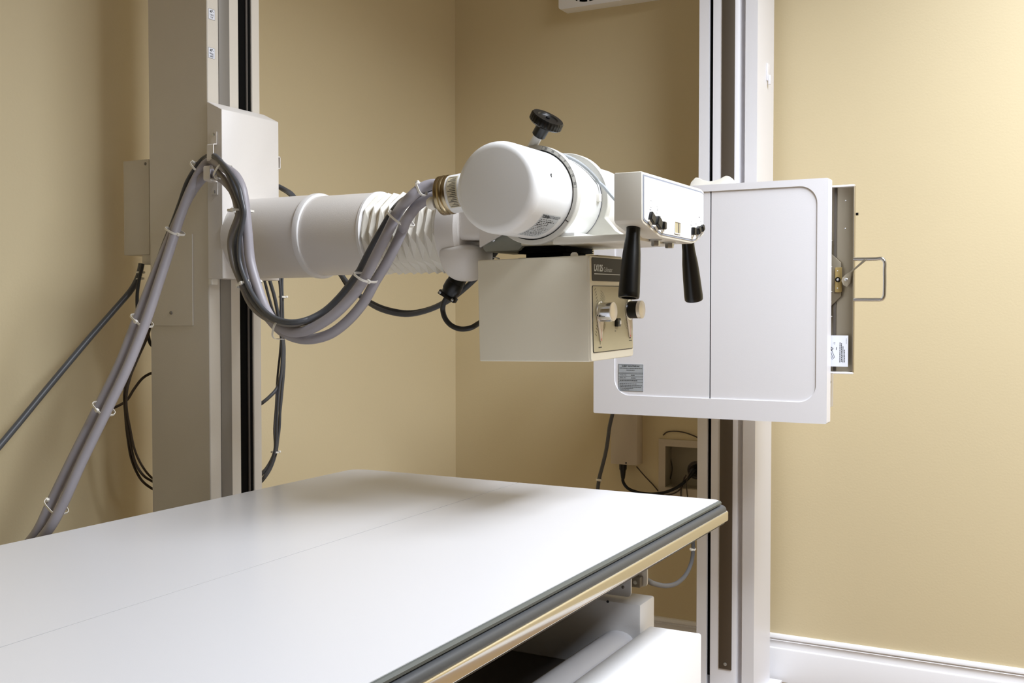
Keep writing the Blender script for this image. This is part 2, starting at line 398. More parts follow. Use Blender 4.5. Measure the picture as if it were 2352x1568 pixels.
# ------------------------------------------------------------------ exam table
TZ = .795; TX0, TX1, TYF, TYN = .55, 1.40, -1.345, -3.75
tb = thing('examination_table', 'long white laminate examination table with dark rubber and polished metal edge rail', 'table', (.98, -2.5, 0))
def seam_x(y): return .969+(-1.346-y)*(.992-.969)/1.219
b = bmnew(); r = .05; arc = [(TX0+r-r*math.cos(a), TYF-r*.55+r*.55*math.sin(a)) for a in [k*PI/16 for k in range(9)]]
prism(b, [(TX0, TYN)]+arc+[(seam_x(TYF)-.001, TYF), (seam_x(TYN)-.001, TYN)], 'z', TZ-.022, TZ); build('tabletop_panel', b, M_TABLE, tb)
b = bmnew(); prism(b, [(seam_x(TYN)+.001, TYN), (seam_x(TYF)+.001, TYF), (TX1-.008, TYF), (TX1, TYF-.006), (TX1, TYN)], 'z', TZ-.022, TZ); build('tabletop_panel', b, M_TABLE, tb)
b = bmnew(); prism(b, [(seam_x(TYN)-.001, TYN), (seam_x(TYN)+.001, TYN), (seam_x(TYF)+.001, TYF-.001), (seam_x(TYF)-.001, TYF-.001)], 'z', TZ-.02, TZ-.0006); build('seam_strip', b, M_SEAM, tb)
b = bmnew(); prism(b, [(TX1-.004, TZ-.0005), (TX1+.003, TZ-.0012), (TX1+.0055, TZ-.004), (TX1+.005, TZ-.0075), (TX1-.004, TZ-.0085)], 'y', TYN, TYF-.004); build('edge_strip', b, M_EDGE, tb)
b = bmnew()
pr = [(TX1-.01, TZ-.0095), (TX1+.004, TZ-.0095)]+[(TX1+.004+.009*math.sin(a), TZ-.0185+.009*math.cos(a)*.95) for a in [k*PI/12 for k in range(1, 12)]]+[(TX1-.01, TZ-.0275)]
prism(b, pr, 'y', TYN, TYF+.002, .0); build('rubber_rail', b, M_RUBBER, tb)
b = bmnew(); prism(b, rrect(TX1-.004, TX1+.016, TZ-.0395, TZ-.0200, .0032, 5), 'y', TYN, TYF+.003, .0); build('polished_rail', b, M_POL, tb)
b = bmnew(); prism(b, rrect(TX1-.01, TX1+.010, TZ-.0445, TZ-.0400, .001, 2), 'y', TYN, TYF); build('lower_rail', b, M_RUBBER, tb)
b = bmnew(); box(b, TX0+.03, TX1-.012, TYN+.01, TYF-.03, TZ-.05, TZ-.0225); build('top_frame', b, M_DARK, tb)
# carriage brackets, beam, tray housing
b = bmnew(); prism(b, rrect(.95, 1.277, .627, .745, .007, 4), 'y', -1.486, -1.481); br = build('bracket', b, M_WHITE, tb); screw(br, PY(1431, 1348, -1.486), (0, -1, 0), .003, M_GREY, 'hole_plug')
b = bmnew(); prism(b, rrect(1.15, 1.277, .627, .745, .007, 4), 'y', -1.403, -1.398); br = build('bracket', b, M_WHITE, tb)
b = bmnew(); q = PY(1464, 1334, -1.41); box(b, q.x-.010, q.x+.0095, -1.421, -1.404, q.z-.010, q.z+.010, .002); sb = build('clamp_block', b, M_GREY, br); screw(sb, (q.x, -1.421, q.z), (0, -1, 0), .004)
b = bmnew(); box(b, .66, 1.305, -1.509, -1.436, .40, .622, .004); bmm = build('cross_beam', b, M_WHITE, tb)
screw(bmm, PY(1396, 1381, -1.509), (0, -1, 0), .0025, M_INK, 'rivet')
b = bmnew(); box(b, 1.314, 1.412, TYN, -1.485, .12, .58, .004); build('side_cover', b, M_WHITE, tb)
b = bmnew(); prism(b, [(1.234, .50), (1.234, .554)]+[(1.263-.029*math.cos(a), .554+.016*math.sin(a)) for a in [k*PI/10 for k in range(1, 10)]]+[(1.292, .554), (1.292, .50)], 'y', TYN, -1.5095); build('inner_rail', b, M_COOL, tb)
b = bmnew(); box(b, 1.224, 1.228, TYN, -1.511, .50, .552); build('brass_strip', b, M_BRASS, tb)
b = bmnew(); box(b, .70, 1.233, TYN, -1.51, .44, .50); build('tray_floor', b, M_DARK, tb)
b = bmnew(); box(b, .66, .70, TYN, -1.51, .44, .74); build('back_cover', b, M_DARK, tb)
b = bmnew(); box(b, .80, 1.15, -3.3, -1.65, 0, .44, .01); build('pedestal', b, M_WHITE, tb)
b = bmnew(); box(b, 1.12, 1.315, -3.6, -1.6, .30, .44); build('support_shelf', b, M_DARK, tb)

# ------------------------------------------------------------------ tube column (left)
XC, YC0, YC1 = .35, -1.594, -1.430
tc_ = thing('tube_stand_column', 'tall white steel column with black slot and grey guide strip, standing between table and left wall', 'column', (.26, -1.51, 0))
b = bmnew()
prof = [(.175, YC0), (XC, YC0), (XC, -1.498), (XC-.09, -1.498), (XC-.09, -1.456), (XC, -1.456), (XC, YC1), (.175, YC1)]
prism(b, prof, 'z', .01, ZC-.002, .0015, 1); build('column_body', b, M_COL, tc_)
b = bmnew(); box(b, XC-.089, XC-.004, -1.4979, -1.4562, .05, ZC-.01); build('slot_liner', b, M_MATTE, tc_)
b = bmnew(); cyl(b, (XC-.0025, -1.4705, .06), (XC-.0025, -1.4705, ZC-.01), .0028, 10); build('lift_cable', b, M_DARK, tc_)
b = bmnew(); box(b, XC-.002, XC+.0018, -1.561, -1.5285, .04, ZC-.01, .0004); build('guide_strip', b, M_GREY, tc_, label='grey brushed steel guide strip')
b = bmnew(); prism(b, rrect(.182, .304, 1.121, 1.319, .001, 1), 'y', YC0-.0022, YC0+.001); ap = build('access_panel', b, M_COL, tc_); screw(ap, (.24, YC0-.0022, 1.149), (0, -1, 0), .004, M_GREY)
b = bmnew(); box(b, .12, .42, -1.64, -1.38, 0, .014, .003); build('base_plate', b, M_COL, tc_)
def col_label(pyc, lines):
    c0 = P(486, pyc, 'x', XC+.0003)
    h_ = .022; w_ = .0185
    o = bmnew(); box(o, XC, XC+.0004, c0.y-w_/2, c0.y+w_/2, c0.z-h_/2, c0.z+h_/2); lo = build('height_label', o, M_LABELW, tc_)
    t = bmnew(); xx = XC+.0006
    for (s, sz, dz, bold) in lines: add_text(t, s, sz, (xx, c0.y, c0.z+dz), (0, 1, 0), (0, 0, 1), .85, bold, 'CENTER')
    yy0, yy1, zz0, zz1 = c0.y-w_/2, c0.y+w_/2, c0.z-h_/2, c0.z+h_/2
    for p, q in (((yy0, zz0), (yy1, zz0)), ((yy0, zz1), (yy1, zz1)), ((yy0, zz0), (yy0, zz1)), ((yy1, zz0), (yy1, zz1))):
        strip(t, (xx, p[0], p[1]), (xx, q[0], q[1]), .0003, (1, 0, 0))
    build('label_lettering', t, M_INK, lo)
col_label(33, (('40"-', .0075, .0055, .0002), ('TABLE', .005, -.0015, 0), ('TOP', .005, -.007, 0)))
col_label(122, (('40"-', .0075, .0055, .0002), ('WALL', .0055, -.0015, .0001), ('GRID', .0055, -.007, .0001)))

# junction box on the far side of the column
jb = thing('junction_box', 'narrow white junction box fixed to the wall side of the left column', 'box', (.12, -1.55, 1.28))
b = bmnew(); box(b, .069, .150, -1.572, -1.50, 1.28, 1.494, .0015); build('cover', b, M_COL, jb)
screw(jb, PY(334, 376, -1.572), (0, -1, 0), .0035, M_GREY)
b = bmnew(); box(b, .152, .176, -1.572, -1.50, 1.262, 1.494, .001); build('mounting_plate', b, M_COL, jb)
b = bmnew(); box(b, .122, .152, -1.568, -1.51, 1.258, 1.281, .001); build('cable_gland', b, M_COL, jb)

# ------------------------------------------------------------------ carriage + telescopic arm
AX = -1.515; AZ = 1.31
am = thing('telescoping_arm', 'white telescoping arm with pleated bellows, reaching from the left column to the tube head', 'arm', (.37, AX, 1.22))
b = bmnew(); prism(b, [(.3515, 1.2215), (.394, 1.2215), (.394, 1.5795), (.3515, 1.600)], 'y', -1.598, -1.418, .0012, 1)
# prism axis y wants (x, z)
car = build('carriage', b, M_ARM, am)
b = bmnew(); box(b, .3515, .362, -1.5975, -1.58, 1.209, 1.2215, .001); build('bumper', b, M_TIE, car)
# cable hook straps on the camera-facing side
def hook(pts, y, w):   # flat strap bent outwards: list of (px,py,y)
    bb = bmnew(); path = [PY(px, py, yy) for px, py, yy in pts]; bh = bmesh.new(); rows = []
    n = len(path)
    for i, p in enumerate(path):
        d = (path[min(i+1, n-1)]-path[max(i-1, 0)]).normalized(); s = Vector((1, 0, 0))
        nn = d.cross(s).normalized()*.0012
        rows.append([bh.verts.new(p-s*w/2-nn), bh.verts.new(p+s*w/2-nn), bh.verts.new(p+s*w/2+nn), bh.verts.new(p-s*w/2+nn)])
    for p, q in zip(rows, rows[1:]):
        for k in range(4): bh.faces.new((p[k], p[(k+1) % 4], q[(k+1) % 4], q[k]))
    bh.faces.new(rows[0][::-1]); bh.faces.new(rows[-1]); bmesh.ops.recalc_face_normals(bh, faces=bh.faces[:]); _merge(bb, bh); return bb
yS = -1.5995
hk = build('cable_hook', hook([(491, 303, yS), (491, 331, yS), (484, 331.5, -1.645), (483.5, 333, -1.646), (483, 366, -1.646), (483.5, 368, -1.644)], 0, .017), M_ARM, car)
screw(hk, PY(491, 309, yS), (0, -1, 0), .004)
hk = build('cable_hook', hook([(493, 447, yS), (493, 418, yS), (476, 413, -1.652), (475, 411, -1.653), (475, 384, -1.653), (476, 382, -1.652), (484, 381, -1.635)], 0, .017), M_ARM, car)
screw(hk, PY(493, 441, yS), (0, -1, 0), .004)
b = bmnew(); q = P(646, 377, 'x', .38)
for dz in (-.013, .013): box(b, .372, .392, -1.4185, -1.4095, q.z+dz-.001, q.z+dz+.001)
box(b, .372, .392, -1.411, -1.4095, q.z-.014, q.z+.014); build('cable_hook', b, M_ARM, car)
def xl(prof, m, name, parent, n=64, caps=True, zc=AZ):
    bb = bmnew(); lathe(bb, prof, (0, AX, zc), (1, 0, 0), n, caps); return build(name, bb, m, parent, ang=30)
xl([(.390, .0865), (.585, .0865)], M_ARM, 'outer_tube', am)
xl([(.584, .0882), (.585, .0892), (.592, .0896), (.597, .088), (.597, .08)], M_WHITE, 'collar', am)
xl([(.590, .0830), (.742, .0830)], M_ARM, 'sleeve', am)
xl([(.741, .0838), (.742, .0845), (.7475, .0845), (.7485, .083), (.7485, .078)], M_WHITE, 'collar', am)
# pleated bellows: faceted folds
b = bmesh.new(); nf = 10; xa, xb = .745, .928; rows = []; nn = 9
for i in range(nf*2+1):
    x = xa+(xb-xa)*i/(nf*2); deep = (i % 2 == 0); rr = .0735 if deep else .0830
    rows.append([b.verts.new((x, AX+rr*math.cos(a), AZ-.002+rr*math.sin(a))) for a in [2*PI*(k+(.5 if deep else 0))/nn+.42+.05*math.sin(i*1.7) for k in range(nn)]])
for i, (p, q) in enumerate(zip(rows, rows[1:])):
    for k in range(nn):
        k2 = (k+1) % nn
        if i % 2 == 0: b.faces.new((p[k], p[k2], q[k2])); b.faces.new((p[k], q[k2], q[k]))
        else: b.faces.new((p[k], p[k2], q[k])); b.faces.new((p[k2], q[k2], q[k]))
bmesh.ops.recalc_face_normals(b, faces=b.faces[:])
build('bellows', b, mat('bellows_fabric', (232, 228, 216), .55, bump=.3, bscale=300), am, ang=12)
xl([(.922, .080), (.924, .0845), (.945, .0870), (.965, .0855), (.972, .080), (.972, 0)], M_ARM, 'end_disc', am, zc=AZ-.003)
# swivel block: upper block and swelling lower lobe
b = bmnew(); box(b, .955, 1.022, AX-.072, AX+.06, 1.285, 1.375, .012, 4); sw = build('swivel_block', b, M_ARM, am)
b = bmnew()
bm2 = bmesh.new(); bmesh.ops.create_uvsphere(bm2, u_segments=40, v_segments=24, radius=1)
for v in bm2.verts:
    c = v.co
    zt = c.z*.056 if c.z < 0 else c.z*.014
    k = 1.0
    v.co = Vector((.962+math.copysign(abs(c.x)**.8, c.x)*.045, -1.545+math.copysign(abs(c.y)**.75, c.y)*.055, 1.265+zt))
_merge(b, bm2); build('swivel_lobe', b, M_ARM, am, ang=60)
b = bmnew(); g = [(1.015, 1.270), (1.015, 1.335), (1.09, 1.335), (1.09, 1.305)]
prism(b, g, 'y', AX-.072, AX-.066, .0008, 1); gu = build('gusset', b, M_ARM, am)
b = bmnew(); prism(b, [(1.015, 1.268), (1.02, 1.262), (1.09, 1.262), (1.10, 1.272), (1.10, 1.33), (1.015, 1.33)], 'y', AX-.060, AX+.05, .004, 2); build('pivot_bracket', b, M_PIV, am, label='grey pivot bracket')
for px, py in ((1131, 537), (1134, 549)):
    q = PY(px, py, AX-.062); screw(am, q, (0, -1, 0), .005)

# ------------------------------------------------------------------ x-ray tube housing
TX, TZc = 1.139, 1.358
xt = thing('tube_housing', 'white cylindrical x-ray tube housing with rounded end cap, clamped by two rings above the box', 'x-ray tube', (TX, -1.51, 1.27))
def yl_(prof, m, name, parent, n=72, caps=True, ang=30):
    bb = bmnew(); lathe(bb, prof, (TX, 0, TZc), (0, 1, 0), n, caps); return build(name, bb, m, parent, ang=ang)
R0 = .0775
yl_([(-1.752, 0), (-1.752, R0-.014), (-1.7505, R0-.009), (-1.747, R0-.0045), (-1.741, R0-.0012), (-1.733, R0), (-1.34, R0), (-1.31, R0-.002), (-1.285, R0-.02), (-1.285, 0)], M_HOUS, 'barrel', xt, ang=60)
r1 = yl_([(-1.6125, R0+.0024), (-1.6125, .0868), (-1.611, .0878), (-1.598, .0878), (-1.596, .0868), (-1.596, R0+.0024)], M_RING, 'clamp_ring', xt, caps=False)
yl_([(-1.6095, R0-.001), (-1.6095, R0+.0026)], M_INK, 'ring_gap', xt, caps=False)
# angle scale printed on the front of the ring
b = bmnew(); yr = -1.6127
def rp(a, r): return Vector((TX+r*math.cos(a), yr, TZc+r*math.sin(a)))
a0, a1 = math.radians(77), math.radians(6)
N = 28
for r_ in (.0803, .0865):
    for k in range(N): strip(b, rp(a0+(a1-a0)*k/N, r_), rp(a0+(a1-a0)*(k+1)/N, r_), .0004, (0, -1, 0))
for a in (a0, a1): strip(b, rp(a, .0803), rp(a, .0865), .0004, (0, -1, 0))
for k, s in enumerate(('30', '20', '10', '0', '10', '20', '30')):
    a = math.radians(72-k*10.2); c_ = rp(a, .0834)
    add_text(b, s, .0056, c_, (math.sin(a), 0, -math.cos(a)), (math.cos(a), 0, math.sin(a)), 1, .00005, 'CENTER')
build('angle_scale', b, M_INK, r1)
# split of the ring, lower right
b = bmnew(); a = math.radians(-36)
strip(b, rp(a, .0785), rp(a, .0868), .002, (0, -1, 0)); build('ring_split', b, M_DARK, r1)
# rear clamp: ring that spreads into a saddle foot
b = bmesh.new(); oc = []
for k in range(49):
    a = math.radians(-22+ (360-136)*k/48); oc.append((TX+.0905*math.cos(a), TZc+.0905*math.sin(a)))
oc += [(TX-.10, 1.283), (TX-.10, 1.276), (1.29, 1.276), (1.27, 1.285), (1.245, 1.30)]
bb = bmnew(); prism(bb, oc, 'y', -1.485, -1.468, .0012, 1); build('rear_saddle', bb, M_RING, xt)
yl_([(-1.4858, R0-.001), (-1.4858, R0+.0012)], M_INKG, 'ring_gap', xt, caps=False)
# foot between the rings
b = bmnew(); box(b, 1.115, 1.215, -1.60, -1.50, 1.277, 1.2905, .002); build('saddle_pad', b, M_HOUS, xt)
b = bmnew(); box(b, 1.094, 1.178, -1.575, -1.44, 1.2712, 1.284, .003); build('port_collar', b, M_CREAM, xt)
# grey lead around the barrel behind the front ring
b = bmnew()
ld = []
for k in range(13):
    a = math.radians(100-78*k/12); ld.append(Vector((TX+(R0+.0045)*math.cos(a), -1.56+.066*(k/12)**1.5, TZc+(R0+.0045)*math.sin(a))))
ld += [PY(1388, 430, -1.494), PY(1402, 446, -1.494), PY(1416, 462, -1.494), PY(1430, 478, -1.494)]; tube(b, ld, .0032, 10, 4); build('wrapped_lead', b, M_LEAD, xt)
b = bmnew(); q = Vector((TX+R0*math.cos(.12), -1.50, TZc+R0*math.sin(.02))); box(b, q.x-.004, q.x+.006, q.y-.008, q.y+.004, q.z-.007, q.z+.007, .001); build('lead_clip', b, M_TIE, xt)
# rating label wrapped on the barrel
def cylp(u, v, lift=.0003):   # u along the barrel (towards the rings), v up around it
    a = LA+v/R0; return Vector((TX+(R0+lift)*math.cos(a), LY+u, TZc+(R0+lift)*math.sin(a)))
LA = math.radians(-56); LY = -1.700
b = bmesh.new(); nu, nv = 4, 16; g = [[b.verts.new(cylp(.068*i/nu, -.030+.060*j/nv, .0003)) for j in range(nv+1)] for i in range(nu+1)]
for i in range(nu):
    for j in range(nv): b.faces.new((g[i][j], g[i+1][j], g[i+1][j+1], g[i][j+1]))
lab = build('rating_label', b, M_LABEL, xt)
b = bmnew()
add_text(b, 'TOSHIBA', .0078, (0, 0, 0), (1, 0, 0), (0, 0, 1), .85, .0004, 'LEFT', warp=lambda u, w: cylp(.002+u, .0255+w, .0006))
add_text(b, 'ROTANODE\u2122', .0074, (0, 0, 0), (1, 0, 0), (0, 0, 1), .8, 0, 'LEFT', warp=lambda u, w: cylp(.031+u, .0255+w, .0006))
rnd = random.Random(5)
def cyl_dash(u0, u1, v, w):
    p = [cylp(u0, v-w/2, .0006), cylp(u1, v-w/2, .0006), cylp(u1, v+w/2, .0006), cylp(u0, v+w/2, .0006)]
    q = bmesh.new(); q.faces.new([q.verts.new(x) for x in p]); _merge(b, q)
for r_ in range(13):
    v = .0195-r_*.0038; u = .003; end = (.05, .06, .045, .048, .042, .06, .056, .05, .06, .058, .06, .055, .05)[r_]
    while u < end:
        l = rnd.uniform(.002, .0075); cyl_dash(u, min(u+l, end), v, .0016 if r_ in (1, 2, 3, 9, 10) else .001); u += l+rnd.uniform(.001, .004)
build('label_lettering', b, M_INK, lab)
b = bmnew(); LA2 = LA
q = Vector((TX, 0, TZc)); a = math.radians(16)
for da, u in ((0, 0), (.02, .003), (-.03, .001)):
    c_ = Vector((TX+(R0+.0002)*math.cos(a+da), -1.692+u, TZc+(R0+.0002)*math.sin(a+da)))
    box(b, c_.x-.0004, c_.x+.0004, c_.y-.0012, c_.y+.0012, c_.z-.0016, c_.z+.0016)
build('paint_chip', b, M_INK, xt)
# cable horn
hA = Vector((1.073, -1.665, 1.366)); hd = Vector((-1, -.06, -.085)).normalized()
b = bmnew(); lathe(b, [(0, .034), (.030, .034), (.045, .0345), (.066, .0335), (.066, 0)], hA, hd, 40); hn = build('cable_horn', b, M_HOUS, xt)
b = bmnew(); lathe(b, [(.0655, .034), (.068, .0352), (.071, .0352), (.073, .0335), (.075, .0352), (.078, .0356), (.081, .0345), (.083, .0352), (.087, .0352), (.089, .033), (.089, 0)], hA, hd, 40); build('brass_collar', b, M_BRASSR, hn)
b = bmesh.new(); aa, cc, dd = frame_of(hd); g = []
for i in range(2):
    row = []
    for j in range(13):
        t = .040+.020*i; best = math.radians(-52+104*j/12)
        # facing the camera side (-y)
        vv = Vector((0, -1, 0)); vv = (vv-dd*vv.dot(dd)).normalized(); uu = dd.cross(vv)
        row.append(b.verts.new(hA+dd*t+(vv*math.cos(best)+uu*math.sin(best))*.0348))
    g.append(row)
for j in range(12): b.faces.new((g[0][j], g[1][j], g[1][j+1], g[0][j+1]))
hl = build('warning_label', b, M_LABELT, hn)
b = bmnew()
for k in range(19):
    be = math.radians(-47+94*k/18); vv = Vector((0, -1, 0)); vv = (vv-dd*vv.dot(dd)).normalized(); uu = dd.cross(vv); rr = vv*math.cos(be)+uu*math.sin(be)
    strip(b, hA+dd*.042+rr*.0350, hA+dd*(.058-.004*(k%3))+rr*.0350, .0009, rr)
build('label_lettering', b, M_INK, hl)
b = bmnew(); lathe(b, [(0, .0105), (.004, .012), (.008, .012), (.014, .009), (.014, 0)], hA+hd*.089+Vector((0, -.02, -.014)), hd, 20); build('gland_nut', b, M_TIE, hn)
# lock knob on a slanting stem
kd = Vector((.526, -.20, .83)).normalized(); kb = PY(1219, 343, -1.60)
ktop = PY(1253.5, 281, -1.615)
kd = Vector((.58, -.20, .85)).normalized()
sd = (ktop-kb).normalized()
lk = thing('lock_knob', 'black ribbed lock knob on a short white stem above the tube housing', 'knob', kb)
b = bmnew(); cyl(b, kb-sd*.02, kb+sd*.036, .0082, 24); build('stem', b, M_HOUS, lk)
b = bmnew(); cyl(b, kb+sd*.030, ktop, .0125, 28, .001); build('hub', b, M_BLACK, lk)
b = bmesh.new(); a_, c_, d_ = frame_of(kd); n = 120; base = ktop-kd*.006
prof_ = [(0, .020), (.0005, .027), (.0035, .0305), (.014, .0305), (.0165, .0285), (.0165, .019), (.0145, .017), (.0145, 0)]
rings = []
for t, r_ in prof_:
    if r_ == 0: rings.append([b.verts.new(base+d_*t)]); continue
    ring = []
    for k in range(n):
        rr = r_ - (.0007 if (k % 4 in (0, 1) and r_ > .030) else 0)
        ring.append(b.verts.new(base+d_*t+a_*(rr*math.cos(2*PI*k/n))+c_*(rr*math.sin(2*PI*k/n))))
    rings.append(ring)
for p, q in zip(rings, rings[1:]):
    for k in range(n):
        if len(q) == 1: b.faces.new((p[k], p[(k+1) % n], q[0]))
        else: b.faces.new((p[k], p[(k+1) % n], q[(k+1) % n], q[k]))
b.faces.new(rings[0][::-1]); bmesh.ops.recalc_face_normals(b, faces=b.faces[:])
build('grip', b, M_BLACK, lk)
screw(lk, base+d_*.0145+a_*0, d_, .004, M_MATTE, 'recess')

# ------------------------------------------------------------------ collimator
CX0, CX1, CY0, CY1, CZ0, CZ1 = 1.0215, 1.2465, -1.598, -1.398, 1.063, 1.2490
cl = thing('collimator', 'boxy beige collimator hanging under the tube housing, with dark name plate and two knobs', 'collimator', (1.134, -1.498, CZ0))
b = bmnew(); box(b, CX0, CX1-.003, CY0, CY1, CZ0, CZ1, .0025, 3); body = build('body', b, M_CREAM, cl)
b = bmnew(); prism(b, rrect(CY0+.001, CY1-.001, CZ0+.001, CZ1-.001, .006, 5), 'x', CX1-.012, CX1, .0015); face = build('front_cover', b, M_CREAM, cl)
b = bmnew(); prism(b, rrect(CY0+.009, CY1-.009, 1.2045, 1.246, .004, 4), 'x', CX1, CX1+.001); npl = build('name_plate', b, M_PLATE, cl)
b = bmnew(); xp = CX1+.0012
add_text(b, 'LX125', .0160, (xp, CY0+.017, 1.2270), (0, 1, 0), (0, 0, 1), .84, .0007)
add_text(b, 'Collimator', .0115, (xp, CY0+.060, 1.2250), (0, 1, 0), (0, 0, 1), .78)
strip(b, (xp, CY0+.017, 1.2170), (xp, CY1-.015, 1.2170), .0016, (1, 0, 0))
build('name_plate_lettering', b, M_LABEL, npl)
py0, py1, pz0, pz1 = CY0+.008, CY1-.006, 1.078, 1.1965
b = bmnew(); prism(b, rrect(py0, py1, pz0, pz1, .004, 4), 'x', CX1, CX1+.0008); build('panel_border', b, M_INK, cl)
b = bmnew(); prism(b, rrect(py0+.0013, py1-.0013, pz0+.0013, pz1-.0013, .0035, 4), 'x', CX1, CX1+.0013); cp = build('control_panel', b, M_CREAM2, cl)
b = bmnew(); xp = CX1+.0015; nX = (1, 0, 0)
KY1, KZ1, KY2, KZ2 = CY0+.042, 1.150, CY1-.024, 1.152
def arcs(cy, cz, flip):
    for k in range(5):
        rr = .020+.0045*k
        for (s0, s1) in ((35, 80), (-70, -35)):
            pts = []
            for j in range(9):
                a = math.radians(s0+(s1-s0)*j/8); pts.append(Vector((xp, cy+flip*rr*math.cos(a)*.8, cz+rr*math.sin(a))))
            for p, q in zip(pts, pts[1:]): strip(b, p, q, .0005, nX)
arcs(KY1-.004, KZ1, 1); arcs(KY2+.0, KZ2, -1)
for k in range(5):
    for s in (1, -1): strip(b, (xp, KY1-.018-.002*k, KZ1+s*(.018+.005*k)), (xp, KY1-.012-.002*k, KZ1+s*(.022+.005*k)), .0008, nX)
for dz in (0, .0025): strip(b, (xp, KY1-.006+dz, pz0+.014), (xp, KY1-.006+dz, pz0+.022), .0006, nX)
inklines(b, (xp, KY1-.012, pz0+.009), (0, 1, 0), (0, 0, 1), nX, [(0, .014)], .0016, .004, 9)
inklines(b, (xp, KY2-.002, pz0+.016), (0, 1, 0), (0, 0, 1), nX, [(0, .014)], .0016, .004, 10)
for dz in (.0215, .026): strip(b, (xp, KY2+.001, pz0+dz), (xp, KY2+.006, pz0+dz), .0026, nX)
inklines(b, (xp, (KY1+KY2)/2-.004, pz0+.036), (0, 1, 0), (0, 0, 1), nX, [(0, .006)], .0014, .004, 11)
build('dial_marking', b, M_INK, cp)
def knob(cy, cz, black):
    b = bmnew(); L = .026
    lathe(b, [(.0005, .0185), (.002, .0185), (.003, .0165), (L-.001, .0165), (L, .0155), (L, 0)], (xp, cy, cz), (1, 0, 0), 48)
    k = build('knob', b, M_BLACK if black else M_CHROME, cp, label='chrome knob with black band' if black else 'chrome knob')
    b = bmnew(); lathe(b, [(L-(.006 if black else .001), .0168), (L+.0005, .0168), (L+.001, .0160), (L+.001, 0)], (xp, cy, cz), (1, 0, 0), 48); build('knob_cap', b, M_CAP, k)
    if not black:
        b = bmnew(); box(b, xp+.003, xp+.022, cy-.005, cy+.005, cz-.0175, cz-.0155, .0003); build('index_flat', b, M_SIL, k)
        b = bmnew(); strip(b, (xp+.007, cy-.0052, cz-.008), (xp+.018, cy-.0052, cz-.008), .001, (0, -1, 0), .013)
        cyl(b, (xp+.006, cy-.0145, cz-.007), (xp+.006, cy-.0162, cz-.0075), .0015, 10); build('index_mark', b, M_INK, k)
    else:
        b = bmnew(); lathe(b, [(.0006, .0195), (.0022, .0195), (.003, .0175)], (xp, cy, cz), (1, 0, 0), 48); build('knob_base', b, M_CHROME, k)
    # tapering clear pointer below
    b = bmnew(); prism(b, [(cy-.016, cz-.006), (cy-.002, cz-.052), (cy+.002, cz-.052), (cy+.016, cz-.006)], 'x', xp+.0002, xp+.0022, .0003); pt = build('pointer', b, M_CLEAR, k)
    b = bmnew(); strip(b, (xp+.0024, cy, cz-.03), (xp+.0024, cy, cz-.048), .0006, nX); strip(b, (xp+.0024, cy-.002, cz-.0475), (xp+.0024, cy+.002, cz-.0515), .001, nX)
    strip(b, (xp+.0024, cy+.002, cz-.0475), (xp+.0024, cy-.002, cz-.0515), .001, nX); build('red_cross', b, M_RED, pt)
knob(KY1-.004, KZ1, False); knob(KY2, KZ2, True)
b = bmnew(); yy = (KY1+KY2)/2+.004; box(b, xp, xp+.006, yy-.008, yy+.008, 1.122, 1.137, .001); rs = build('rocker_switch', b, M_BLACK, cp)
b = bmnew(); box(b, xp+.0055, xp+.008, yy+.0005, yy+.006, 1.126, 1.133, .0008); build('switch_lever', b, M_TIE, rs)
# mounting flange, black
b = bmnew()
fx0, fx1, fy0, fy1 = 1.089, 1.184, -1.562, -1.442
box(b, fx0, fx1, fy0, fy1, 1.2585, 1.2710, .001)
for z in (1.2592, 1.2632, 1.2672): box(b, fx0-.0015, fx1+.0015, fy0-.0015, fy1+.0015, z, z+.0018, .0005)
box(b, fx0+.010, fx1-.010, fy0+.01, fy1-.01, 1.2485, 1.260); box(b, fx0-.001, fx1+.003, fy0-.001, fy1+.003, 1.2488, 1.2512, .0008)
build('mounting_flange', b, M_MATTE, cl, label='black mounting flange')
b = bmnew(); bq = PY(1324, 588, -1.585); lathe(b, [(0, .007), (.004, .0065), (.0065, .004), (.007, 0)], (bq.x, -1.585, CZ1), (0, 0, 1), 20); build('dome_bolt', b, M_TIE, cl)
b = bmnew(); box(b, 1.2, 1.238, -1.54, -1.43, CZ1, CZ1+.003, .001); build('top_tab', b, M_CREAM2, cl)
b = bmnew(); bq = PY(1145, 597, -1.585); pts = [Vector((bq.x+.006*math.cos(a), -1.585+.004*math.sin(a), CZ1+.001+.0035*math.sin(a/2))) for a in [k*PI/5 for k in range(10)]]
tube(b, pts, .0009, 6, 3, closed=True, smooth=False); build('wire_clip', b, M_SIL, cl)
cl.rotation_euler = (math.radians(.8), math.radians(-.9), 0)

